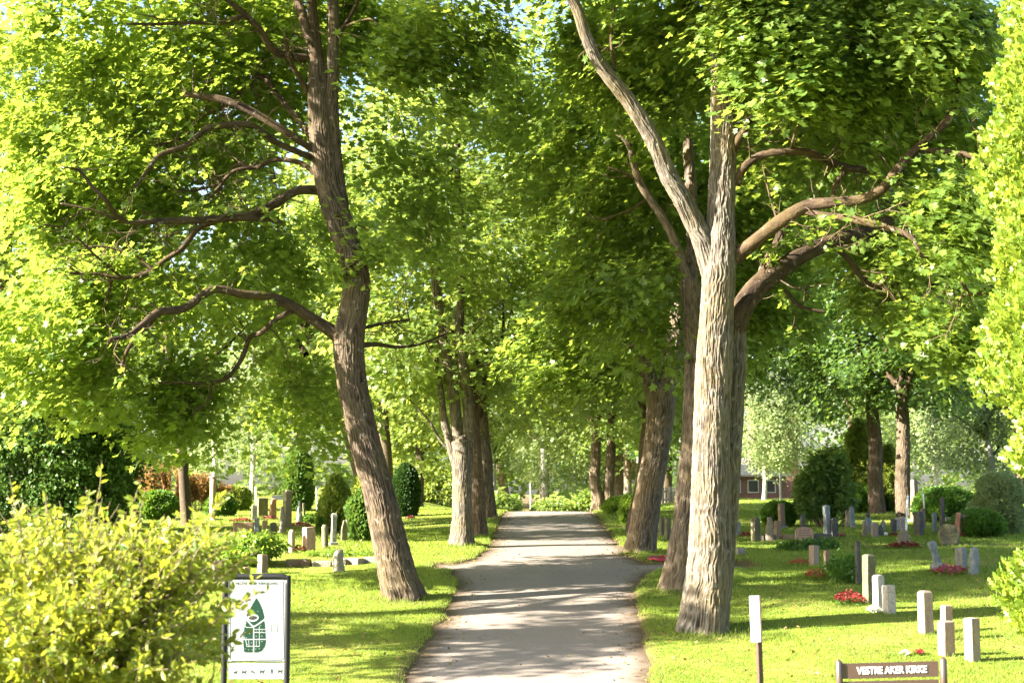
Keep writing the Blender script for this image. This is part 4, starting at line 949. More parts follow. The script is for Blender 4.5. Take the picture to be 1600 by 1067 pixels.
for k, a in enumerate([
    ('crimson flowers in front of the mossy round-topped stone', 1328, 943, 46, 22, 'fl_red', .32),
    ('magenta flowers before the leaning stone and its two neighbours', 1484, 897, 56, 15, 'fl_pink', .22),
    ('dark red flowers at the foot of the peaked tan stone', 1410, 856, 54, 11, 'fl_red', .25),
    ('orange-red flowers left of the brown round-topped post', 1275, 903, 34, 15, 'fl_orange', .25),
    ('faded pink flowers left of the pale slab by the ivy', 1250, 882, 36, 9, 'fl_orange', .2),
    ('salmon flowers right of the pale rough pillar, left graves', 470, 824, 34, 10, 'fl_pink', .3),
    ('magenta flowers at the foot of the red granite stone', 421, 812, 26, 7, 'fl_pink', .25),
    ('red flowers along the low brown wall', 377, 815, 34, 7, 'fl_red', .25),
    ('small pink flowers right of the leaning maple', 641, 811, 16, 6, 'fl_pink', .2),
    ('dark red foliage between the white pillar and the leaning slab', 468, 863, 26, 13, 'oak_red', .2),
    ('red flowers right of the small pale-edged stone behind the big maple', 1166, 838, 14, 8, 'fl_red', .2),
    ('faint pink flowers behind the dark round stone', 1313, 838, 14, 5, 'fl_pink', .15),
    ('red flowers left of the white twin stone', 1396, 838, 14, 6, 'fl_red', .15),
    ('red flowers between tan block and brown pair', 1500, 838, 10, 7, 'fl_red', .15),
    ('white flowers at the feet of the two whitest stones', 1366, 956, 28, 9, 'fl_white', .2),
    ('tiny red bloom above the nameplate sign', 1437, 1023, 10, 6, 'fl_red', .06),
    ('tiny white and purple plant left of the red bloom', 1414, 1024, 10, 6, 'fl_white', .06),
    ('few white blooms behind the dark round stone', 1317, 822, 8, 8, 'fl_white', .1)]):
    flowers(a[0], a[1], a[2], a[3], a[4], a[5], 300+k, a[6], leafm='hedge' if a[5] in ('fl_red', 'oak_red') else 'broadleaf')

# ------------------------------------------------------------------ gravestones
def loft(prof, ratio, power, rough, seed, nside=28, nh=26, skew=0):
    """prof: [(t, half width, half depth)] bottom to top -> bmesh-free numpy loft with a rounded-rectangle section"""
    r_ = seed; t = np.array([p[0] for p in prof]); w = np.array([p[1] for p in prof]); d = np.array([p[2] for p in prof])
    H_ = t[-1]; tt = np.unique(np.concatenate([np.linspace(0, H_, nh), t])); ww = np.interp(tt, t, w); dd = np.interp(tt, t, d)
    th = np.linspace(0, 2*np.pi, nside, endpoint=False)+np.pi/nside
    c, s_ = np.cos(th), np.sin(th); cx_ = np.sign(c)*np.abs(c)**(2/power); sx = np.sign(s_)*np.abs(s_)**(2/power)
    V = np.stack([ww[:, None]*cx_[None], dd[:, None]*sx[None], np.repeat(tt[:, None], nside, 1)], 2).reshape(-1, 3)
    V[:, 0] += skew*V[:, 2]
    if rough:
        for k, (f, a) in enumerate(((4, 1), (11, .5), (26, .3))):
            for ax in range(3): V[:, ax] += (noise3(V*f+seed*5.7+ax*31, seed+k)-.5)*rough*a*(1 if ax < 2 else .7)
    n = len(tt); i = np.arange(n*nside).reshape(n, nside); j = np.roll(i, -1, 1)
    q = np.stack([i[:-1].ravel(), j[:-1].ravel(), j[1:].ravel(), i[1:].ravel()], 1)
    V = np.vstack([V, V[-nside:].mean(0)+np.array([0, 0, .004])]); k = (n-1)*nside
    T = np.stack([k+np.arange(nside), k+(np.arange(nside)+1) % nside, np.full(nside, n*nside)], 1)
    return V, q, T
def stone_profile(kind, W_, Dp, Hh):
    w, d = W_/2, Dp/2; b = .018
    if kind == 'slab': return [(0, w, d), (Hh-b, w, d), (Hh-b*.3, w-b*.4, d-b*.4), (Hh, w-b, d-b)]
    if kind == 'taper': return [(0, w, d), (Hh*.96, w*.74, d*.74), (Hh, w*.62, d*.62)]
    if kind == 'chamfer': return [(0, w, d), (Hh-w*.28, w*.95, d*.95), (Hh, w*.62, d*.7)]
    if kind == 'round': return [(0, w, d), (Hh-w*.9, w, d)]+[(Hh-w*.9+w*.9*math.sin(a), w*math.cos(a)+.002, d*(.97 if a < 1.2 else .9)) for a in np.linspace(.2, 1.5, 8)]
    if kind == 'arch': return [(0, w*.9, d), (Hh*.12, w, d), (Hh*.72, w, d)]+[(Hh*.72+Hh*.28*math.sin(a), w*math.cos(a)*.98+.002, d) for a in np.linspace(.25, 1.5, 7)]
    if kind == 'gable': return [(0, w, d), (Hh*.62, w*.95, d), (Hh, w*.30, d*.8)]
    if kind == 'obelisk': return [(0, w*1.25, d*1.25), (Hh*.10, w*1.25, d*1.25), (Hh*.105, w, d), (Hh*.90, w*.8, d*.8), (Hh, .01, .01)]
    if kind == 'rough': return [(0, w, d), (Hh*.3, w*1.02, d), (Hh*.8, w*.86, d*.9), (Hh*.96, w*.62, d*.7), (Hh, w*.35, d*.5)]
    if kind == 'broad': return [(0, w*.88, d), (Hh*.2, w, d), (Hh*.65, w*.98, d*.9), (Hh*.9, w*.7, d*.8), (Hh, w*.4, d*.6)]
    if kind == 'cone': return [(0, w, d), (Hh*.9, w*.42, d*.42), (Hh, w*.3, d*.3)]
    if kind == 'boulder': return [(0, w*.9, d*.9), (Hh*.4, w, d), (Hh*.75, w*.8, d*.8), (Hh, w*.3, d*.3)]
    if kind == 'post': return [(0, w*1.5, d*1.5), (Hh*.12, w*1.5, d*1.5), (Hh*.13, w*.9, d*.9), (Hh*.86, w*.9, d*.9), (Hh*.88, w*1.1, d*1.1), (Hh*.95, w, d), (Hh, w*.5, d*.5)]
    if kind == 'cyl': return [(0, w, d), (Hh*.9, w, d), (Hh, w*.6, d*.6)]
ROUGH = {'rough': .05, 'boulder': .07, 'broad': .07, 'cone': .03}
POWER = {'cyl': 2, 'boulder': 2.4, 'cone': 3, 'rough': 4, 'broad': 4}
_sn = [0]
def stone(px, py, w, h, kind, mat, label, rz=28, ratio=.6, tilt=0, plinth=False, letters=0, cat='gravestone', name='gravestone', rough=None):
    _sn[0] += 1; b = G(px, py); s = b.y/F; a = R(rz); va = math.atan2(b.x, b.y)
    ea = abs(a+va); W_ = w*s/(math.cos(ea)+ratio*math.sin(ea)); Hh = h*s+.04; Dp = W_*ratio
    rf = ROUGH.get(kind, .006 if mat not in ('mossy', 'tan', 'brown') else .014) if rough is None else rough
    V, q, T = loft(stone_profile(kind, W_, Dp, Hh), ratio, POWER.get(kind, 14), rf, _sn[0])
    loc = (b.x, b.y, b.z-.04)
    me = np_mesh(name, V, [q, T], kind in ('cyl', 'boulder', 'cone', 'rough', 'broad'))
    if plinth or letters:
        rt = root(name, loc, label, cat, 'gravestones on the lawn', a); rt.rotation_euler = (0, R(tilt), a)
        link('headstone', me, stone_mat(mat), rt)
        if plinth:
            Vp, qp, Tp = loft([(0, W_*.8, Dp*.95), (.09, W_*.8, Dp*.95), (.1, W_*.78, Dp*.92)], 1, 14, .004, _sn[0]+500)
            link('plinth', np_mesh('plinth', Vp, [qp, Tp]), stone_mat('dark' if mat == 'dark' else 'grey'), rt)
        if letters:
            g = Geo(); r_ = np.random.default_rng(_sn[0])
            for k in range(letters):
                zz = Hh*(.78-.62*k/max(1, letters)); wl = W_*(.28+.1*r_.random())
                x0 = -wl
                while x0 < wl:
                    l = .012+.02*r_.random(); x1 = min(wl, x0+l); yy = -Dp/2-.0035
                    g.add(np.array([(x0, yy, zz), (x1, yy, zz), (x1, yy, zz+.013), (x0, yy, zz+.013)]), Q=[(0, 1, 2, 3)]); x0 = x1+.008
            link('inscription', g.mesh('inscription', False), M['engraving'], rt)
        o = rt
    else:
        o = link(name, me, stone_mat(mat)); o.location = loc; o.rotation_euler = (0, R(tilt), a)
        tag(o, label, cat, 'gravestones on the lawn')
    if b.y < 50: tuft(b.x, b.y, W_*.55, 70, .07, _sn[0])
    return o
M['engraving'] = simple('engraved_line', (.10, .075, .06), .8)
S_ = [
 (1447, 990, 25, 65, 'chamfer', 'pale', 'pale granite stone with chamfered top, left of the three nearest the nameplate sign', 32, .8, 0, 0, 0),
 (1479, 1024, 27, 52, 'slab', 'pale', 'pale granite stone, front one of the overlapping pair nearest the nameplate sign', 32, .8, 0, 0, 0),
 (1479, 1000, 19, 53, 'slab', 'pink', 'pinkish granite stone directly behind the nearest pale stone', 32, .7, 0, 0, 0),
 (1520, 1032, 25, 65, 'slab', 'pale', 'pale granite stone, rightmost of the three nearest the nameplate sign', 32, .8, 0, 0, 0),
 (1374, 952, 20, 53, 'chamfer', 'white', 'white stone with rounded shoulders right of the mossy round-topped one', 30, .7, 0, 0, 0),
 (1390, 958, 21, 43, 'slab', 'white', 'smooth whitish block, lower of the two whitest stones', 30, .9, 0, 0, 0),
 (1358, 943, 22, 75, 'chamfer', 'mossy', 'tall mossy stone with rounded shoulders behind the crimson flowers', 34, .8, 0, 0, 5),
 (1341.5, 912, 11.5, 66, 'taper', 'dark', 'slender dark obelisk-like stone behind the rose bush', 20, .8, 0, 0, 0),
 (1272, 883, 16, 31, 'slab', 'pale', 'pale squat slab between ivy mound and brown post stone', 32, .9, 0, 0, 0),
 (1292, 892, 10, 32, 'round', 'brown', 'small brown round-topped post stone left of the rose bush', 20, .7, 0, 0, 0),
 (1303, 889, 11, 19, 'rough', 'white', 'whitish rough little stone just right of the brown post stone', 10, .8, 0, 0, 0),
 (1257, 850, 29, 27, 'arch', 'pink', 'pink arched plaque stone rising from the ivy', 5, .2, 0, 0, 5),
 (1279, 846, 17, 13, 'slab', 'dark', 'low black block right behind the pink arched plaque', 5, .4, 0, 0, 0),
 (1293, 840, 12, 50, 'chamfer', 'bluegrey', 'tall pale grey square pillar before the rusty juniper', 35, .9, 0, 0, 0),
 (1304, 840, 12, 31, 'round', 'dark', 'dark round-topped stone touching the tall grey pillar', 30, .5, 0, 0, 0),
 (1254, 826, 8, 22, 'round', 'dark', 'narrow dark round-topped stone left of the juniper foot', 30, .6, 0, 0, 0),
 (1331, 824, 11, 33, 'obelisk', 'bluegrey', 'grey stepped monument with pointed cap on the far right lawn', 20, 1, 0, 1, 0),
 (1323, 825, 4.5, 28, 'slab', 'brown', 'thin brown stone leaning by the stepped grey monument', 60, .5, 0, 0, 0),
 (1351, 840, 10, 26, 'rough', 'tan', 'small rough tan stone left of the little statue', 10, .6, 0, 0, 0),
 (1367, 840, 12, 24, 'round', 'pale', 'pale rounded stone right of the little statue', 25, .6, 0, 0, 0),
 (1375, 839, 9, 19, 'boulder', 'dark', 'dark heart-like small stone touching the pale rounded one', 5, .5, 0, 0, 0),
 (1379, 830, 8, 17, 'rough', 'grey', 'grey rough stone behind the dark heart-like one', 5, .5, 0, 0, 0),
 (1396, 833, 10, 22, 'slab', 'dark', 'dark plain slab left of the white twin stone', 20, .5, 0, 0, 0),
 (1403, 829, 8, 20, 'slab', 'white', 'left half of the white twin stone', 20, .6, 0, 0, 0),
 (1411, 829, 9, 22, 'slab', 'white', 'right and taller half of the white twin stone', 20, .6, 0, 0, 4),
 (1412, 851, 22, 23, 'gable', 'tan', 'tan peaked boulder stone with an inscription above dark red flowers', 8, .35, 0, 0, 4),
 (1436, 837, 17, 38, 'chamfer', 'dark', 'broad dark lichened pillar right of the thin leaning pole', 40, .9, 0, 0, 0),
 (1430, 814, 15, 64, 'taper', 'brown', 'tallest brown monument beside the right dark trunk', 30, .8, 0, 1, 0),
 (1443, 826, 8, 32, 'slab', 'brown', 'brown slab in the shade behind the broad dark pillar', 30, .6, 0, 0, 0),
 (1461, 831, 8, 30, 'round', 'bluegrey', 'slim grey stone before the domed shrub', 20, .6, 0, 0, 0),
 (1473, 833, 10, 55, 'taper', 'dark', 'tall thin dark shaft in front of the domed shrub', 30, .8, 0, 0, 0),
 (1480, 825, 13, 17, 'slab', 'tan', 'tan block just above the broad rough stone', 25, .8, 0, 0, 0),
 (1492, 832, 9, 15, 'arch', 'white', 'small white stone right of the tan block', 20, .6, 0, 0, 0),
 (1482, 852, 32, 32, 'broad', 'mossy', 'broad rough tan stone with a sloping shoulder', 5, .35, 0, 0, 4),
 (1499, 838, 13, 37, 'gable', 'red', 'tall reddish stone with lit left face, left of the brown pair', 40, .7, 0, 0, 0),
 (1509, 838, 15, 34, 'round', 'brown', 'shaded brown stone, right of the brown pair', 25, .5, 0, 0, 0),
 (1502, 887, 20, 31, 'chamfer', 'grey', 'grey stone with pale left side behind the magenta flowers', 42, .9, 0, 0, 0),
 (1522, 898, 19, 43, 'rough', 'bluegrey', 'rough blue-grey pillar, right of the magenta flowers', 20, .8, 0, 0, 0),
 (1153, 837, 9, 22, 'slab', 'grey', 'small grey stone peeking out right of the big maple', 30, .7, 0, 0, 0),
 (1181, 846, 15, 37, 'round', 'mossy', 'dark mossy double round stone right of the big maple', 35, .8, 0, 0, 0),
 (1202, 846, 14, 38, 'rough', 'tan', 'rough weathered tan slab with pitted face', 15, .6, 0, 0, 0),
 (1215, 842, 11, 28, 'slab', 'brown', 'brown slab right of the pitted tan one', 35, .8, 0, 0, 0),
 (1222, 824, 11, 37, 'slab', 'brown', 'tall brown slab before the dark clipped ball', 25, .7, 0, 1, 0),
 (1157, 866, 15, 10, 'slab', 'grey', 'low flat grey marker stone lying right of the big maple', 10, .8, 0, 0, 0),
 (1034, 838, 9, 30, 'chamfer', 'mossy', 'first mossy stone between the forked maple and the dark trunk', 35, .8, 0, 0, 0),
 (1043, 845, 11, 36, 'chamfer', 'mossy', 'second larger mossy stone between the forked maple and the dark trunk', 35, .8, 0, 0, 0),
 (1053, 850, 6, 29, 'slab', 'bluegrey', 'pale thin stone touching the dark trunk behind the big maple', 20, .8, 0, 0, 0),
 (448, 826, 15, 60, 'chamfer', 'tan', 'tallest rough tan pillar among the left graves', 40, .9, 0, 0, 0),
 (441, 832, 15, 40, 'cone', 'rough', 'stubby tapering rough stone in front of the tallest tan pillar', 30, .8, 0, 0, 0),
 (425, 812, 13, 33, 'rough', 'red', 'reddish rough granite stone behind magenta flowers, left graves', 20, .7, 4, 0, 0),
 (410, 808, 17, 30, 'slab', 'mossy', 'broad mossy slab behind the thin white pole', 25, .5, 0, 0, 0),
 (397, 812, 8, 23, 'round', 'grey', 'grey round-topped stone left of the thin white pole', 20, .5, 0, 0, 0),
 (401, 834, 8, 25, 'slab', 'bluegrey', 'greenish grey stone just above the large-leafed mound', 20, .7, 0, 0, 0),
 (413, 836, 9, 23, 'slab', 'brown', 'dark brown small stone above the large-leafed mound', 20, .6, 0, 0, 0),
 (427, 836, 11, 20, 'round', 'dark', 'dark rounded low stone left of the stubby tapering one', 20, .5, 0, 0, 0),
 (468, 815, 12, 32, 'cone', 'bluegrey', 'blue-grey conical stacked-looking stone, left graves', 20, .9, 0, 0, 0),
 (476, 812, 4, 26, 'slab', 'mossy', 'narrow yellow-lit slab right of the conical stone', 30, .9, -4, 0, 0),
 (456, 864, 12, 36, 'cyl', 'pale', 'pale cylindrical stone left of the dark red foliage', 20, 1, 0, 0, 0),
 (483, 862, 21, 38, 'slab', 'pink', 'pinkish slab turned sideways with yellowish right face', 48, .75, 0, 0, 0),
 (508, 856, 12, 36, 'cyl', 'mossy', 'lichened post-like stone left of the plinthed grey shaft', 20, 1, 0, 0, 0),
 (521, 851, 10, 49, 'post', 'grey', 'slender grey shaft on a wider foot, left graves', 20, 1, 0, 0, 0),
 (538, 846, 11, 33, 'gable', 'mossy', 'pointed mossy stone right of the grey shaft', 25, .6, 0, 0, 0),
 (543, 838, 7, 37, 'rough', 'white', 'thin whitish stone left of the spiky juniper', 20, .9, 0, 0, 0),
 (529, 893, 20, 35, 'rough', 'rough', 'rough grey boulder stone alone in front of the stone kerb', 30, .8, 0, 0, 0),
 (341, 903, 20, 28, 'slab', 'pale', 'pale pinkish stone left behind the map board', 30, .8, 0, 0, 0),
 (409, 897, 17, 30, 'slab', 'brown', 'brown stone with dark right face rising above the map board', 40, .9, 4, 0, 0),
 (370, 900, 12, 17, 'slab', 'dark', 'dark small stone peeking over the map board', 25, .8, 0, 0, 0),
 (385, 900, 11, 14, 'slab', 'brown', 'low brown stone peeking over the map board, right of the dark one', 25, .8, 0, 0, 0),
 (254, 812, 14, 24, 'slab', 'grey', 'grey stone in front of the dark shrub under rusty plumes', 30, .8, 0, 0, 0),
 (593, 838, 8, 30, 'slab', 'pale', 'pale stone half hidden behind the leaning maple trunk', 20, .7, 0, 0, 0),
]
rs_ = np.random.default_rng(88)
for t in S_: stone(*t[:7], rz=t[7]+rs_.normal()*5, ratio=t[8], tilt=t[9] or rs_.normal()*1.3, plinth=bool(t[10]), letters=t[11])
# leaning slender stone on its boulder foot
b = G(1466, 891); s = b.y/F
rt = root('leaning_gravestone', (b.x, b.y, b.z), 'slender stone leaning left on a round boulder foot by the magenta flowers', 'gravestone', 'gravestones on the lawn')
V, q, T = loft(stone_profile('boulder', 27*s, 22*s, 13*s), 1, 2.4, .04, 901); link('boulder_foot', np_mesh('boulder_foot', V, [q, T], True), stone_mat('grey'), rt)
V, q, T = loft([(0, 5.5*s, 4*s), (24*s, 4.6*s, 3.4*s), (29*s, 6.2*s, 4.4*s), (36*s, 6.4*s, 4.5*s), (39*s, 4.5*s, 3*s)], 1, 6, .012, 902)
o = link('leaning_shaft', np_mesh('leaning_shaft', V, [q, T]), stone_mat('bluegrey'), rt); o.location = (0, 0, 7*s); o.rotation_euler = (0, R(-17), R(20))
# statue
b = G(1357, 834); s = b.y/F
rt = root('grave_statue', (b.x, b.y, b.z), 'little weathered statue with a dark head between the tan and the pale rounded stone', 'statue', 'statues among the graves')
V, q, T = loft([(0, 4*s, 3.4*s), (9*s, 3.6*s, 3*s), (10*s, 3*s, 2.6*s), (16*s, 4.6*s, 3*s), (22*s, 5.2*s, 3*s), (25*s, 3*s, 2.4*s), (26*s, 1.5*s, 1.5*s)], 1, 2.6, .03, 903)
link('robe', np_mesh('robe', V, [q, T], True), stone_mat('bluegrey'), rt)
V, q, T = loft([(25*s, 1.4*s, 1.4*s), (27*s, 3.3*s, 3.2*s), (30*s, 3.8*s, 3.6*s), (32.5*s, 2.6*s, 2.6*s), (33*s, .8*s, .8*s)], 1, 2.1, .01, 904)
link('head', np_mesh('head', V, [q, T], True), stone_mat('dark'), rt)
b = G(485, 784); s = b.y/F
rt = root('grave_statue', (b.x, b.y, b.z), 'small white statue above the left lawn beside the dark rail', 'statue', 'statues among the graves')
V, q, T = loft([(0, 4*s, 3.5*s), (5*s, 3.8*s, 3*s), (6*s, 2.6*s, 2.2*s), (13*s, 3.4*s, 2.4*s), (17*s, 1.4*s, 1.4*s)], 1, 2.6, .02, 905)
link('robe', np_mesh('robe', V, [q, T], True), stone_mat('white'), rt)
V, q, T = loft([(16.6*s, 1.2*s, 1.2*s), (18.5*s, 2.2*s, 2.2*s), (21*s, .6*s, .6*s)], 1, 2, .004, 906)
link('head', np_mesh('head', V, [q, T], True), stone_mat('white'), rt)
# white globe lantern
b = G(1384, 838); s = b.y/F
rt = root('grave_lantern', (b.x, b.y, b.z), 'small white globe lantern on the grass right of the dark heart-like stone', 'lantern')
V, q, T = loft([(0, 2.2*s, 2.2*s), (1.2*s, 2.2*s, 2.2*s), (1.4*s, 1.2*s, 1.2*s)], 1, 2, 0, 1); link('foot', np_mesh('foot', V, [q, T], True), stone_mat('dark'), rt)
V, q, T = loft([(1.2*s, 1.4*s, 1.4*s), (2.6*s, 3.2*s, 3.2*s), (4.4*s, 3.5*s, 3.5*s), (6*s, 2.6*s, 2.6*s), (6.8*s, .9*s, .9*s)], 1, 2, 0, 1); link('globe', np_mesh('globe', V, [q, T], True), simple('white_glass', (.75, .75, .72), .25, .5), rt)

# kerbs and low walls
def kerb(name, label, pts, hpx, th, mat, gapm, seed, cat='kerb', group='stone kerbs on the lawn'):
    """a row of stone blocks: each block one mesh"""
    r_ = np.random.default_rng(seed); rt = None
    for k, ((x0, y0), (x1, y1)) in enumerate(pts):
        a, c = G(x0, y0), G(x1, y1); s = a.y/F; L = math.hypot(c.x-a.x, c.y-a.y)-gapm; mid = ((a.x+c.x)/2, (a.y+c.y)/2, min(a.z, c.z)-.04)
        if rt is None: rt = root(name, mid, label, cat, group); m0 = mid
        hh = hpx*s*(.9+.2*r_.random())+.04
        V, q, T = loft([(0, L/2, th/2), (hh-.02, L/2, th/2), (hh, L/2-.02, th/2-.02)], 1, 14, .03, seed+k, nh=6, nside=40)
        o = link('kerb_block', np_mesh('kerb_block', V, [q, T]), stone_mat(mat[k % len(mat)]), rt)
        o.location = (mid[0]-m0[0], mid[1]-m0[1], mid[2]-m0[2]); o.rotation_euler = (0, 0, math.atan2(c.y-a.y, c.x-a.x)+r_.normal()*.02)
kerb('stone_kerb', 'row of rough kerb blocks across the left lawn behind the boulder stone', [((447, 883), (486, 883)), ((487, 884), (519, 884)), ((519, 882), (541, 882)), ((541, 881), (565, 881)), ((567, 879), (602, 878))], 9, .3, ['brown', 'rough', 'rough', 'pale', 'grey'], .015, 401)
kerb('low_granite_wall', 'low brown granite wall under the red flowers, left graves', [((364, 831), (398, 831))], 16, .3, ['brown'], .01, 402, 'wall')
kerb('low_stone_wall', 'low dark wall behind the gravestones right of the big maple', [((1187, 845), (1208, 845)), ((1220, 845), (1243, 845))], 11, .25, ['dark', 'brown'], .01, 403, 'wall')
kerb('low_stone_wall', 'dark low kerb linking stones right of the pink plaque', [((1286, 842), (1300, 842))], 8, .2, ['dark'], .01, 404, 'wall')
# stones marking the path corner
for k, (px, py, w, lab) in enumerate([(966, 868, 10, 'pale edging stone at the right corner where the side path joins'), (976, 872, 7, 'smaller edging stone beside the pale one at the side path corner')]):
    stone(px, py, w, 4, 'boulder', 'rough', lab, rz=10, ratio=.8, cat='stone', name='edging_stone')

# ------------------------------------------------------------------ poles, rail, hose, fence
def pole(name, label, px, py, top, r, mat, lean=0, cat='pole', group='thin poles'):
    b = G(px, py); s = b.y/F; h = (py-top)*s; g = Geo()
    tube(g, [(0, 0, -.05), (lean*s*.5, 0, h*.5), (lean*s, 0, h)], [r, r, r], 10, .3)
    rt = root(name, (b.x, b.y, b.z), label, cat, group)
    link('shaft', g.mesh('shaft', True), mat, rt)
    V, q, T = loft([(0, r*1.35, r*1.35), (.03, r*1.35, r*1.35), (.045, r*.6, r*.6)], 1, 2, 0, 1, nh=3)
    c = link('cap', np_mesh('cap', V, [q, T], True), mat, rt); c.location = (lean*s, 0, h-.01)
    return rt
wm = simple('white_painted_metal', (.72, .76, .78), .45, .4, nscale=20, namt=.1)
gm = simple('galvanised_metal', (.38, .42, .42), .4, .5, .4, nscale=20, namt=.15)
pole('white_pole', 'thin white pole standing before the mossy slab, left graves', 401, 812, 763, .03, wm, -2)
pole('white_pole', 'thin pale pole between the conical stone and the pale conifer', 496, 812, 762, .026, wm, -2)
pole('lamp_pole', 'thin lamp pole at the far end of the path', 829, 800, 756, .04, gm)
pole('lamp_pole', 'thin pale pole seen between crest trunks and forked maple', 981, 800, 758, .03, gm)
pole('white_pole', 'thin white pole leaning right in front of the right dark trunk', 1415, 846, 777, .028, wm, 5)
pole('white_pole', 'thin greenish pole left of the domed shrub', 1446, 826, 770, .026, gm, -2)
pole('lamp_pole', 'grey pole in front of the brick tower', 1220, 797, 742, .05, gm)
pole('wooden_post', 'tall weathered wooden grave post above the left bush', 332, 812, 746, .11, simple('weathered_wood', (.33, .25, .19), .8, .2, nscale=14, namt=.3), 0, group=None)
# dark rail behind left graves
a, c = P(425, 777, 76), P(492, 775, 76)
rt = root('dark_rail', (a.x, a.y, hz(a.x, a.y)), 'dark horizontal rail on short posts behind the left graves', 'rail')
dm = simple('dark_metal', (.05, .06, .065), .5, .4, .3)
def box(name, x0, x1, y0, y1, z0, z1, mat, parent, bev=.004, org=(0, 0, 0)):
    bm = bmesh.new(); bmesh.ops.create_cube(bm, size=1)
    for v in bm.verts: v.co = ((x0+x1)/2+v.co.x*(x1-x0)-org[0], (y0+y1)/2+v.co.y*(y1-y0)-org[1], (z0+z1)/2+v.co.z*(z1-z0)-org[2])
    if bev: bmesh.ops.bevel(bm, geom=bm.edges[:], offset=bev, segments=2, affect='EDGES')
    me = bpy.data.meshes.new(name); bm.to_mesh(me); bm.free()
    return link(name, me, mat, parent)
L = c.x-a.x; zt = a.z-rt.location.z
box('rail_bar', 0, L, -.05, .05, zt-.1, zt+.1, dm, rt)
for t in (.1, .5, .9): box('post', L*t-.04, L*t+.04, .052, .13, -.05, zt+.05, dm, rt)
# pink hose lying by the forked maple
g = Geo(); pts = []
r_ = np.random.default_rng(9)
for k in range(60):
    t = k/59; a = t*6.28*2.6; px = 1026+18*math.cos(a)*(.8+.3*t)+14*t; py = 874.5+2.8*math.sin(a)+1.2*t
    v = G(px, py); pts.append((v.x, v.y, v.z+.03+.03*abs(math.sin(a*1.3))))
tube(g, pts, [.016]*60, 8, .06)
bz = tuple(pts[0]); tag(link('garden_hose', g.mesh('garden_hose', True), simple('pink_rubber', (.45, .03, .07), .4, .5)), 'pink-red garden hose coiled on the ground by the forked maple', 'hose')
# picket fence
a = G(1033, 800); D = 80; x0, x1 = X(1030, D), X(1060, D); zb = hz(x0, D)
rt = root('picket_fence', (x0, D, zb), 'grey picket fence far behind, between the forked maple and the dark trunk', 'fence')
fm = simple('grey_wood', (.20, .19, .17), .8, .2, nscale=10, namt=.3); n = 7
for k in range(n):
    xx = (x1-x0)*k/(n-1); V = np.array([(xx-.06, 0, 0), (xx+.06, 0, 0), (xx+.06, 0, .85), (xx, 0, .95), (xx-.06, 0, .85)]); V = np.vstack([V, V+np.array([0, .03, 0])])
    f5 = np.array([[0, 1, 2, 3, 4], [9, 8, 7, 6, 5]]); f4 = np.array([[i, i+5, (i+1) % 5+5, (i+1) % 5] for i in range(5)])
    link('picket', np_mesh('picket', V, [f5, f4]), fm, rt)
box('fence_rail', -.1, x1-x0+.1, .032, .07, .2, .28, fm, rt, .003); box('fence_rail', -.1, x1-x0+.1, .032, .07, .62, .70, fm, rt, .003)

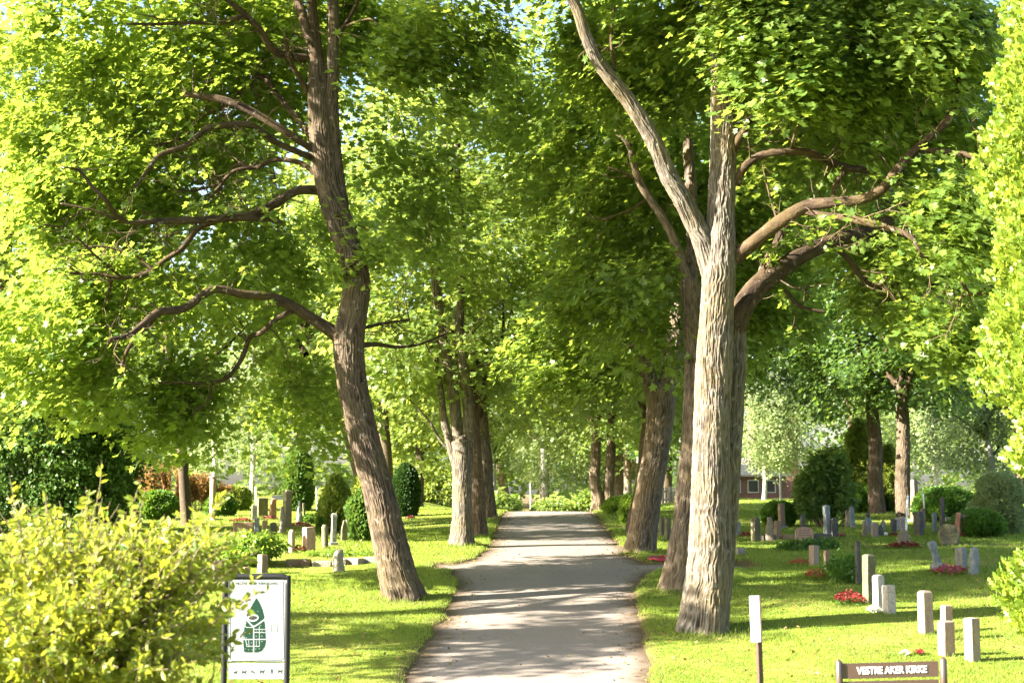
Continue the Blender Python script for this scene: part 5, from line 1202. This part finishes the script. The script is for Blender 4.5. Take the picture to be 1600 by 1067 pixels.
# ------------------------------------------------------------------ brick building with its tower
def building():
    D = 96; x0, x1 = X(1120, D), X(1226, D); zb = hz(x0, D); s = D/F
    m = NT('red_brick'); p = m.obj(); br = m.n('ShaderNodeTexBrick'); br.inputs['Scale'].default_value = 1.0
    for k, v in (('Brick Width', .24), ('Row Height', .08), ('Mortar Size', .008)): br.inputs[k].default_value = v
    br.inputs['Color1'].default_value = (.26, .10, .07, 1); br.inputs['Color2'].default_value = (.19, .075, .055, 1); br.inputs['Mortar'].default_value = (.3, .26, .22, 1)
    mp = m.n('ShaderNodeMapping'); mp.inputs['Rotation'].default_value = (R(90), 0, 0); m.l(p, mp.inputs[0]); m.l(mp.outputs[0], br.inputs['Vector'])
    c = m.mix(m.math('MULTIPLY', m.noise(p, .8, 4), .5), br.outputs['Color'], (.14, .08, .06)); brick = m.done(m.pbsdf(c, .85, .2).outputs[0])
    rf = NT('roof_tiles'); wv = rf.n('ShaderNodeTexWave'); wv.inputs['Scale'].default_value = 2.2; wv.bands_direction = 'X'
    rf.l(rf.obj(), wv.inputs['Vector']); cc = rf.mix(rf.noise(rf.obj(), 3, 5), (.40, .33, .27), (.56, .48, .40))
    roofm = rf.done(rf.pbsdf(cc, .8, .25, nrm=rf.bump(wv.outputs['Fac'], .5, .04)).outputs[0])
    glass = simple('dark_window_glass', (.03, .035, .04), .12, .6); wf = simple('white_window_frame', (.6, .58, .54), .6)
    rt = root('brick_house', (x0, D, zb), 'low brick house with pale tiled roof behind the weeping birch', 'house')
    L = x1-x0; wh = 1.35
    box('wall', 0, L, 0, 6, -.3, wh, brick, rt, .01)
    # hipped roof with eaves
    e = .35; zr = wh+1.25
    V = np.array([(-e, -e, wh+.003), (L+e, -e, wh+.003), (L+e, 6+e, wh+.003), (-e, 6+e, wh+.003), (1.6, 3, zr), (L-1.9, 3, zr), (-e, -e, wh+.12), (L+e, -e, wh+.12), (L+e, 6+e, wh+.12), (-e, 6+e, wh+.12)])
    Q = [(3, 2, 1, 0), (0, 1, 7, 6), (1, 2, 8, 7), (2, 3, 9, 8), (3, 0, 6, 9), (6, 7, 5, 4), (8, 9, 4, 5)]; T = [(7, 8, 5), (9, 6, 4)]
    link('roof', np_mesh('roof', V, [np.array(Q), np.array(T)]), roofm, rt)
    for t, w_ in ((.28, .5), (.52, .7), (.78, .6)):
        fr = box('window', L*t-w_/2, L*t+w_/2, -.05, .02, .35, 1.15, wf, rt, .004); box('pane', L*t-w_/2+.06, L*t+w_/2-.06, -.056, -.052, .41, 1.09, glass, fr, 0)
    box('door', L*.05, L*.05+.7, -.05, .02, -.02, 1.2, simple('dark_door', (.05, .04, .035), .6), rt, .004)
    D2_ = 104; xa, xb = X(1178, D2_), X(1246, D2_); zb2 = hz(xa, D2_); Lw = xb-xa
    rt = root('brick_tower', (xa, D2_, zb2), 'tall dark red brick church tower hidden behind the birch and the house', 'tower')
    box('wall', 0, Lw, 0, Lw, -.3, 6.2, brick, rt, .01)
    V = np.array([(-.2, -.2, 6.203), (Lw+.2, -.2, 6.203), (Lw+.2, Lw+.2, 6.203), (-.2, Lw+.2, 6.203), (Lw/2, Lw/2, 11)])
    link('spire', np_mesh('spire', V, [np.array([(3, 2, 1, 0)]), np.array([(0, 1, 4), (1, 2, 4), (2, 3, 4), (3, 0, 4)])]), simple('slate', (.10, .11, .12), .6, nscale=6, namt=.3), rt)
    for zz in (1.8, 4.2):
        fr = box('window', Lw/2-.35, Lw/2+.35, -.05, .02, zz-.6, zz+.6, wf, rt, .004); box('pane', Lw/2-.28, Lw/2+.28, -.056, -.052, zz-.53, zz+.53, glass, fr, 0)
building()

# ------------------------------------------------------------------ signs
def flat(name, pts, y, mat, parent, org, th=.0006):
    """flat polygon (fan) in the plane y from world xz points, thin solid"""
    P2 = np.array([(p[0]-org[0], y-org[1], p[1]-org[2]) for p in pts]); n = len(P2)
    bm = bmesh.new(); vs = [bm.verts.new(v) for v in P2]; f = bm.faces.new(vs); bm.normal_update()
    bmesh.ops.triangulate(bm, faces=[f])
    ex = bmesh.ops.extrude_face_region(bm, geom=bm.faces[:]); bmesh.ops.translate(bm, verts=[v for v in ex['geom'] if isinstance(v, bmesh.types.BMVert)], vec=(0, -th, 0))
    bmesh.ops.recalc_face_normals(bm, faces=bm.faces[:]); me = bpy.data.meshes.new(name); bm.to_mesh(me); bm.free()
    return link(name, me, mat, parent)
def text(name, body, loc, size, mat, parent, sx=1, align='CENTER', ext=.002, rot=0, bold=0):
    cu = bpy.data.curves.new(name, 'FONT'); cu.body = body; cu.size = size; cu.extrude = ext; cu.align_x = align; cu.align_y = 'CENTER'; cu.offset = bold
    o = bpy.data.objects.new(name, cu); COL.objects.link(o); cu.materials.append(mat); o.parent = parent
    bpy.context.view_layer.update()
    me = bpy.data.meshes.new_from_object(o.evaluated_get(bpy.context.evaluated_depsgraph_get())); bpy.data.objects.remove(o)
    o = bpy.data.objects.new(name, me); COL.objects.link(o); o.parent = parent
    o.location = loc; o.rotation_euler = (math.pi/2, rot, 0); o.scale = (sx, 1, 1)
    return o
def map_board():
    D = 19.0; k = 5.415
    def S(zx, zy):
        v = P(330+zx/k, 870+zy/k, D); return (v.x, v.z)
    c0 = S(395, 1100); org = (c0[0], D, hz(c0[0], D)); rt = root('map_board', org, 'cemetery map board in a rounded dark tube frame by the foreground bush', 'sign')
    fm_ = simple('black_frame_paint', (.008, .009, .011), .5, .3, nscale=30, namt=.2)
    lx, tz = S(122, 165); rx, _ = S(650, 165); g = Geo(); rr = 25/k/ppm(D); bot = org[2]-.1
    cr_ = .07
    pts = [(lx, D, bot), (lx, D, bot+.5), (lx, D, tz-cr_*1.4), (lx+.012, D, tz-cr_*.5), (lx+cr_*.5, D, tz-.012), (lx+cr_*1.4, D, tz), ((lx+rx)/2, D, tz), (rx-cr_*1.4, D, tz), (rx-cr_*.5, D, tz-.012), (rx-.012, D, tz-cr_*.5), (rx, D, tz-cr_*1.4), (rx, D, bot+.5), (rx, D, bot)]
    pts = [(p[0]-org[0], 0, p[2]-org[2]) for p in pts]
    tube(g, pts, [rr]*len(pts), 18, .02); link('frame', g.mesh('frame', True), fm_, rt)
    pm = simple('printed_panel', (.27, .285, .30), .35, .4, nscale=3, namt=.04); gr = simple('map_green', (.003, .03, .017), .4, .4); bk = simple('map_black', (.02, .02, .025), .5); gy = simple('map_grey', (.35, .38, .38), .5); wh = simple('map_white', (.27, .29, .31), .4)
    (xa, za), (xb, zb) = S(147, 182), S(628, 880); box('map_panel', xa, xb, D-.02, D-.005, zb, za, pm, rt, .002, org)
    (xa2, za2), (xb2, zb2) = S(150, 893), S(640, 1030); box('rules_panel', xa2, xb2, D-.02, D-.005, zb2, za2, pm, rt, .002, org)
    for zy in (300, 600, 800, 950):
        for zx, sg in ((137, -1), (640, 1)):
            a = S(zx, zy); box('clamp', a[0]-.012, a[0]+.012, D-.012, D+.002, a[1]-.02, a[1]+.02, gm, rt, .002, org)
    Y = D-.0215
    def line(pp, w, mat, name='map_line', yy=Y, closed=False):
        pp = [S(*q) for q in pp]; w = w/k/ppm(D)/2
        g = Geo(); n = len(pp)
        for i in range(n if closed else n-1):
            a = np.array(pp[i]); b_ = np.array(pp[(i+1) % n]); d = (b_-a)/max(1e-6, np.linalg.norm(b_-a)); nn = np.array([-d[1], d[0]])*w; a2 = a-d*w*.6; b2 = b_+d*w*.6
            y_ = yy-org[1]-i*.00004; V = [(q[0]-org[0], y_, q[1]-org[2]) for q in (a2-nn, b2-nn, b2+nn, a2+nn)]; g.add(np.array(V), Q=[(0, 1, 2, 3)])
        return link(name, g.mesh(name, False), mat, rt)
    line([(185, 188), (595, 188), (612, 206), (618, 850), (600, 868), (190, 878), (166, 862), (160, 205)], 4, gr, 'map_border', closed=True)
    flat('cemetery_plan', [S(*q) for q in [(385, 342), (352, 395), (330, 440), (298, 490), (298, 555), (286, 580), (272, 655), (278, 795), (290, 803), (398, 803), (430, 790), (455, 755), (465, 715), (455, 552), (442, 535), (452, 505), (436, 440), (412, 385)]], Y, gr, rt, org)
    Y2 = Y-.0012
    line([(300, 495), (308, 535), (345, 575), (365, 585), (400, 565), (440, 535), (462, 520)], 11, wh, yy=Y2)
    line([(362, 585), (362, 803)], 9, wh, yy=Y2-.0002); line([(268, 693), (468, 693)], 8, wh, yy=Y2-.0004); line([(362, 635), (462, 635)], 6, wh, yy=Y2-.0006); line([(362, 608), (460, 608)], 5, wh, yy=Y2-.0006)
    line([(410, 585), (410, 750)], 5, wh, yy=Y2-.0008); line([(288, 575), (300, 592), (362, 592)], 6, wh, yy=Y2-.0010); line([(295, 700), (305, 752), (412, 752)], 6, wh, yy=Y2-.0012)
    line([(320, 700), (322, 750)], 5, wh, yy=Y2-.0014); line([(272, 655), (292, 700)], 6, wh, yy=Y2-.0014); line([(385, 700), (385, 750)], 4, wh, yy=Y2-.0016)
    def ell(cx_, cy_, a, b_, mat, yy, nm): flat(nm, [S(cx_+a*math.cos(t), cy_-b_*math.sin(t)-(.25*a*math.cos(t))*.3) for t in np.linspace(0, 6.283, 25)[:-1]], yy, mat, rt, org, .0004)
    ell(357, 512, 48, 32, wh, Y2-.002, 'church_square'); ell(357, 512, 36, 17, bk, Y2-.0026, 'church_mark')
    for x_, y_ in ((398, 455), (290, 633), (328, 645), (300, 680), (385, 622), (433, 622), (385, 665), (433, 665), (345, 722), (385, 715), (433, 710), (310, 735), (290, 775), (318, 780), (350, 782), (380, 775), (410, 772), (420, 575)):
        a = S(x_, y_); box('plot_mark', a[0]-.007, a[0]+.007, Y2-.0036-.0004, Y2-.0030, a[1]-.003, a[1]+.003, wh, rt, 0, org)
    line([(512, 568), (562, 568), (562, 630), (512, 630)], 3, gr, 'legend_box', closed=True); line([(515, 575), (558, 575)], 6, gy, 'legend_box')
    for q in (((440, 352), (522, 352)), ((240, 505), (285, 505)), ((525, 728), (598, 728)), ((232, 842), (335, 838)), ((490, 832), (570, 832)), ((425, 385), (470, 440)), ((540, 655), (470, 790)), ((555, 655), (490, 785)), ((215, 805), (400, 828)), ((335, 900), (445, 900)), ((165, 935), (310, 935)), ((340, 935), (470, 932)), ((485, 930), (620, 925))): line(q, 2.2, gy, 'fine_line')
    # pictograms on the rules panel
    for i, x_ in enumerate((207, 280, 355, 432, 515, 585)):
        yb = 972-i*1.5; pp = []
        if i in (0, 1, 3, 5):
            w_ = 15 if i == 0 else 20
            pp = [(x_-w_, yb-6), (x_+w_*.6, yb-8), (x_+w_*.8, yb-18), (x_+w_*1.2, yb-14), (x_+w_*.8, yb-4), (x_+w_*.7, yb+14), (x_+w_*.5, yb+14), (x_+w_*.4, yb+3), (x_-w_*.5, yb+4), (x_-w_*.6, yb+15), (x_-w_*.85, yb+15), (x_-w_*.8, yb)]
        elif i == 4: pp = [(x_-5, yb-22), (x_+5, yb-22), (x_+6, yb-12), (x_+9, yb-2), (x_+5, yb), (x_+3, yb+18), (x_-3, yb+18), (x_-5, yb), (x_-9, yb-2), (x_-6, yb-12)]
        else: pp = [(x_-16, yb-2), (x_-4, yb-10), (x_+14, yb+2), (x_+12, yb+8), (x_-4, yb), (x_-14, yb+6)]
        flat('pictogram', [S(*q) for q in pp[::-1]], Y, gr, rt, org)
        if i in (1, 2, 3, 5): line([(x_-22, yb-22), (x_+22, yb+20)], 3.5, gr, 'pictogram_bar', yy=Y-.0012)
        line([(x_-18, yb+34), (x_+16, yb+34)], 3, gy, 'fine_line')
    tx = S(388, 222); t = text('lettering', 'VESTRE AKER KIRKEGARD', (tx[0]-org[0], Y-org[1], tx[1]-org[2]), .042, gr, rt, sx=1.0, ext=.0006)
    t.scale = (1.07, 1, 1)
map_board()
def small_plate():
    D = 18.0; a, c = P(1172, 930, D), P(1189, 1003, D); org = (P(1185, 1000, D).x, D, hz(a.x, D)); rt = root('notice_post', org, 'narrow pale notice plate on a brown post right of the path', 'sign')
    pm = NT('pale_plate'); wv = pm.n('ShaderNodeTexWave'); wv.bands_direction = 'Z'; wv.inputs['Scale'].default_value = 14; pm.l(pm.obj(), wv.inputs['Vector'])
    cc = pm.mix(pm.ramp(wv.outputs['Fac'], [(.78, (0, 0, 0)), (.9, (.5, .5, .5))]), (.46, .50, .58), (.38, .43, .52)); pm = pm.done(pm.pbsdf(cc, .35, .4).outputs[0])
    w = (c.x-a.x); 
    pl = box('plate', 0, w, 0, .012, 0, a.z-c.z, pm, rt, .003); pl.location = (a.x-org[0], -.04, c.z-org[2]); pl.rotation_euler = (0, R(-1.6), R(6))
    bk = box('plate_edge', w-.004, w+.014, -.004, .03, 0, a.z-c.z, simple('brown_edge', (.10, .065, .05), .6), rt, .002); bk.location = pl.location; bk.rotation_euler = pl.rotation_euler
    po = box('post', -.03, .03, 0, .05, -.1, c.z-org[2]+.25, simple('brown_post_paint', (.07, .04, .03), .55, nscale=20, namt=.2), rt, .004); po.rotation_euler = (0, R(-1.4), R(28)); po.location = (.045, .02, 0)
small_plate()
def name_sign():
    D = 16.6; a, c = P(1315, 1036, D), P(1468, 1060, D); org = (a.x, D, hz(a.x, D)); rt = root('nameplate_sign', org, 'low nameplate sign with white capitals on a brown board at the bottom right', 'sign')
    bm_ = simple('brown_board_paint', (.07, .043, .035), .38, .55, nscale=4, namt=.08); pm_ = simple('dark_post_paint', (.07, .05, .045), .35, .5, .3); wl = simple('white_letter_paint', (.85, .85, .83), .5)
    L = c.x-a.x; h = (a.z-c.z); z1 = a.z-org[2]; rot = R(-1.2)
    holder = rt
    def bar(name, z0): 
        o = box(name, 0, L, -.012, .012, -h/2, h/2, bm_, rt, .003); o.location = (0, 0, z0); o.rotation_euler = (0, rot, R(2)); return o
    b1 = bar('name_board', z1-h/2); b2 = bar('lower_board', z1-h/2-h-.03)
    t = text('lettering', 'VESTRE AKER KIRKE', (L*.515, -.0175, -.002), .105, wl, b1, sx=.80, ext=.002, bold=.002)
    for x_, nm, tp in ((-.028, 'post', 1026), (L+.045, 'post', 1026)):
        g = Geo(); zt_ = z1+.015+(.025 if x_ > 0 else -.0); tube(g, [(x_+.012 if x_ < 0 else x_-.0, .0, -.1), (x_, .0, zt_)], [.037, .037], 20, .2); link('post', g.mesh('post', True), pm_, rt)
name_sign()
for (px_,py_,w_) in ((632,935,.42),(1098,985,.62),(1060,922,.4),(1005,862,.5),(722,852,.4),(750,838,.35)):
    v_=G(px_,py_); tuft(v_.x,v_.y,w_,500,.12,int(px_))
if _tuft.n: tag(link('grass_tufts', _tuft.mesh('grass_tufts', False), M['grass']), 'longer grass tufts at the feet of the gravestones', 'grass', kind='stuff')
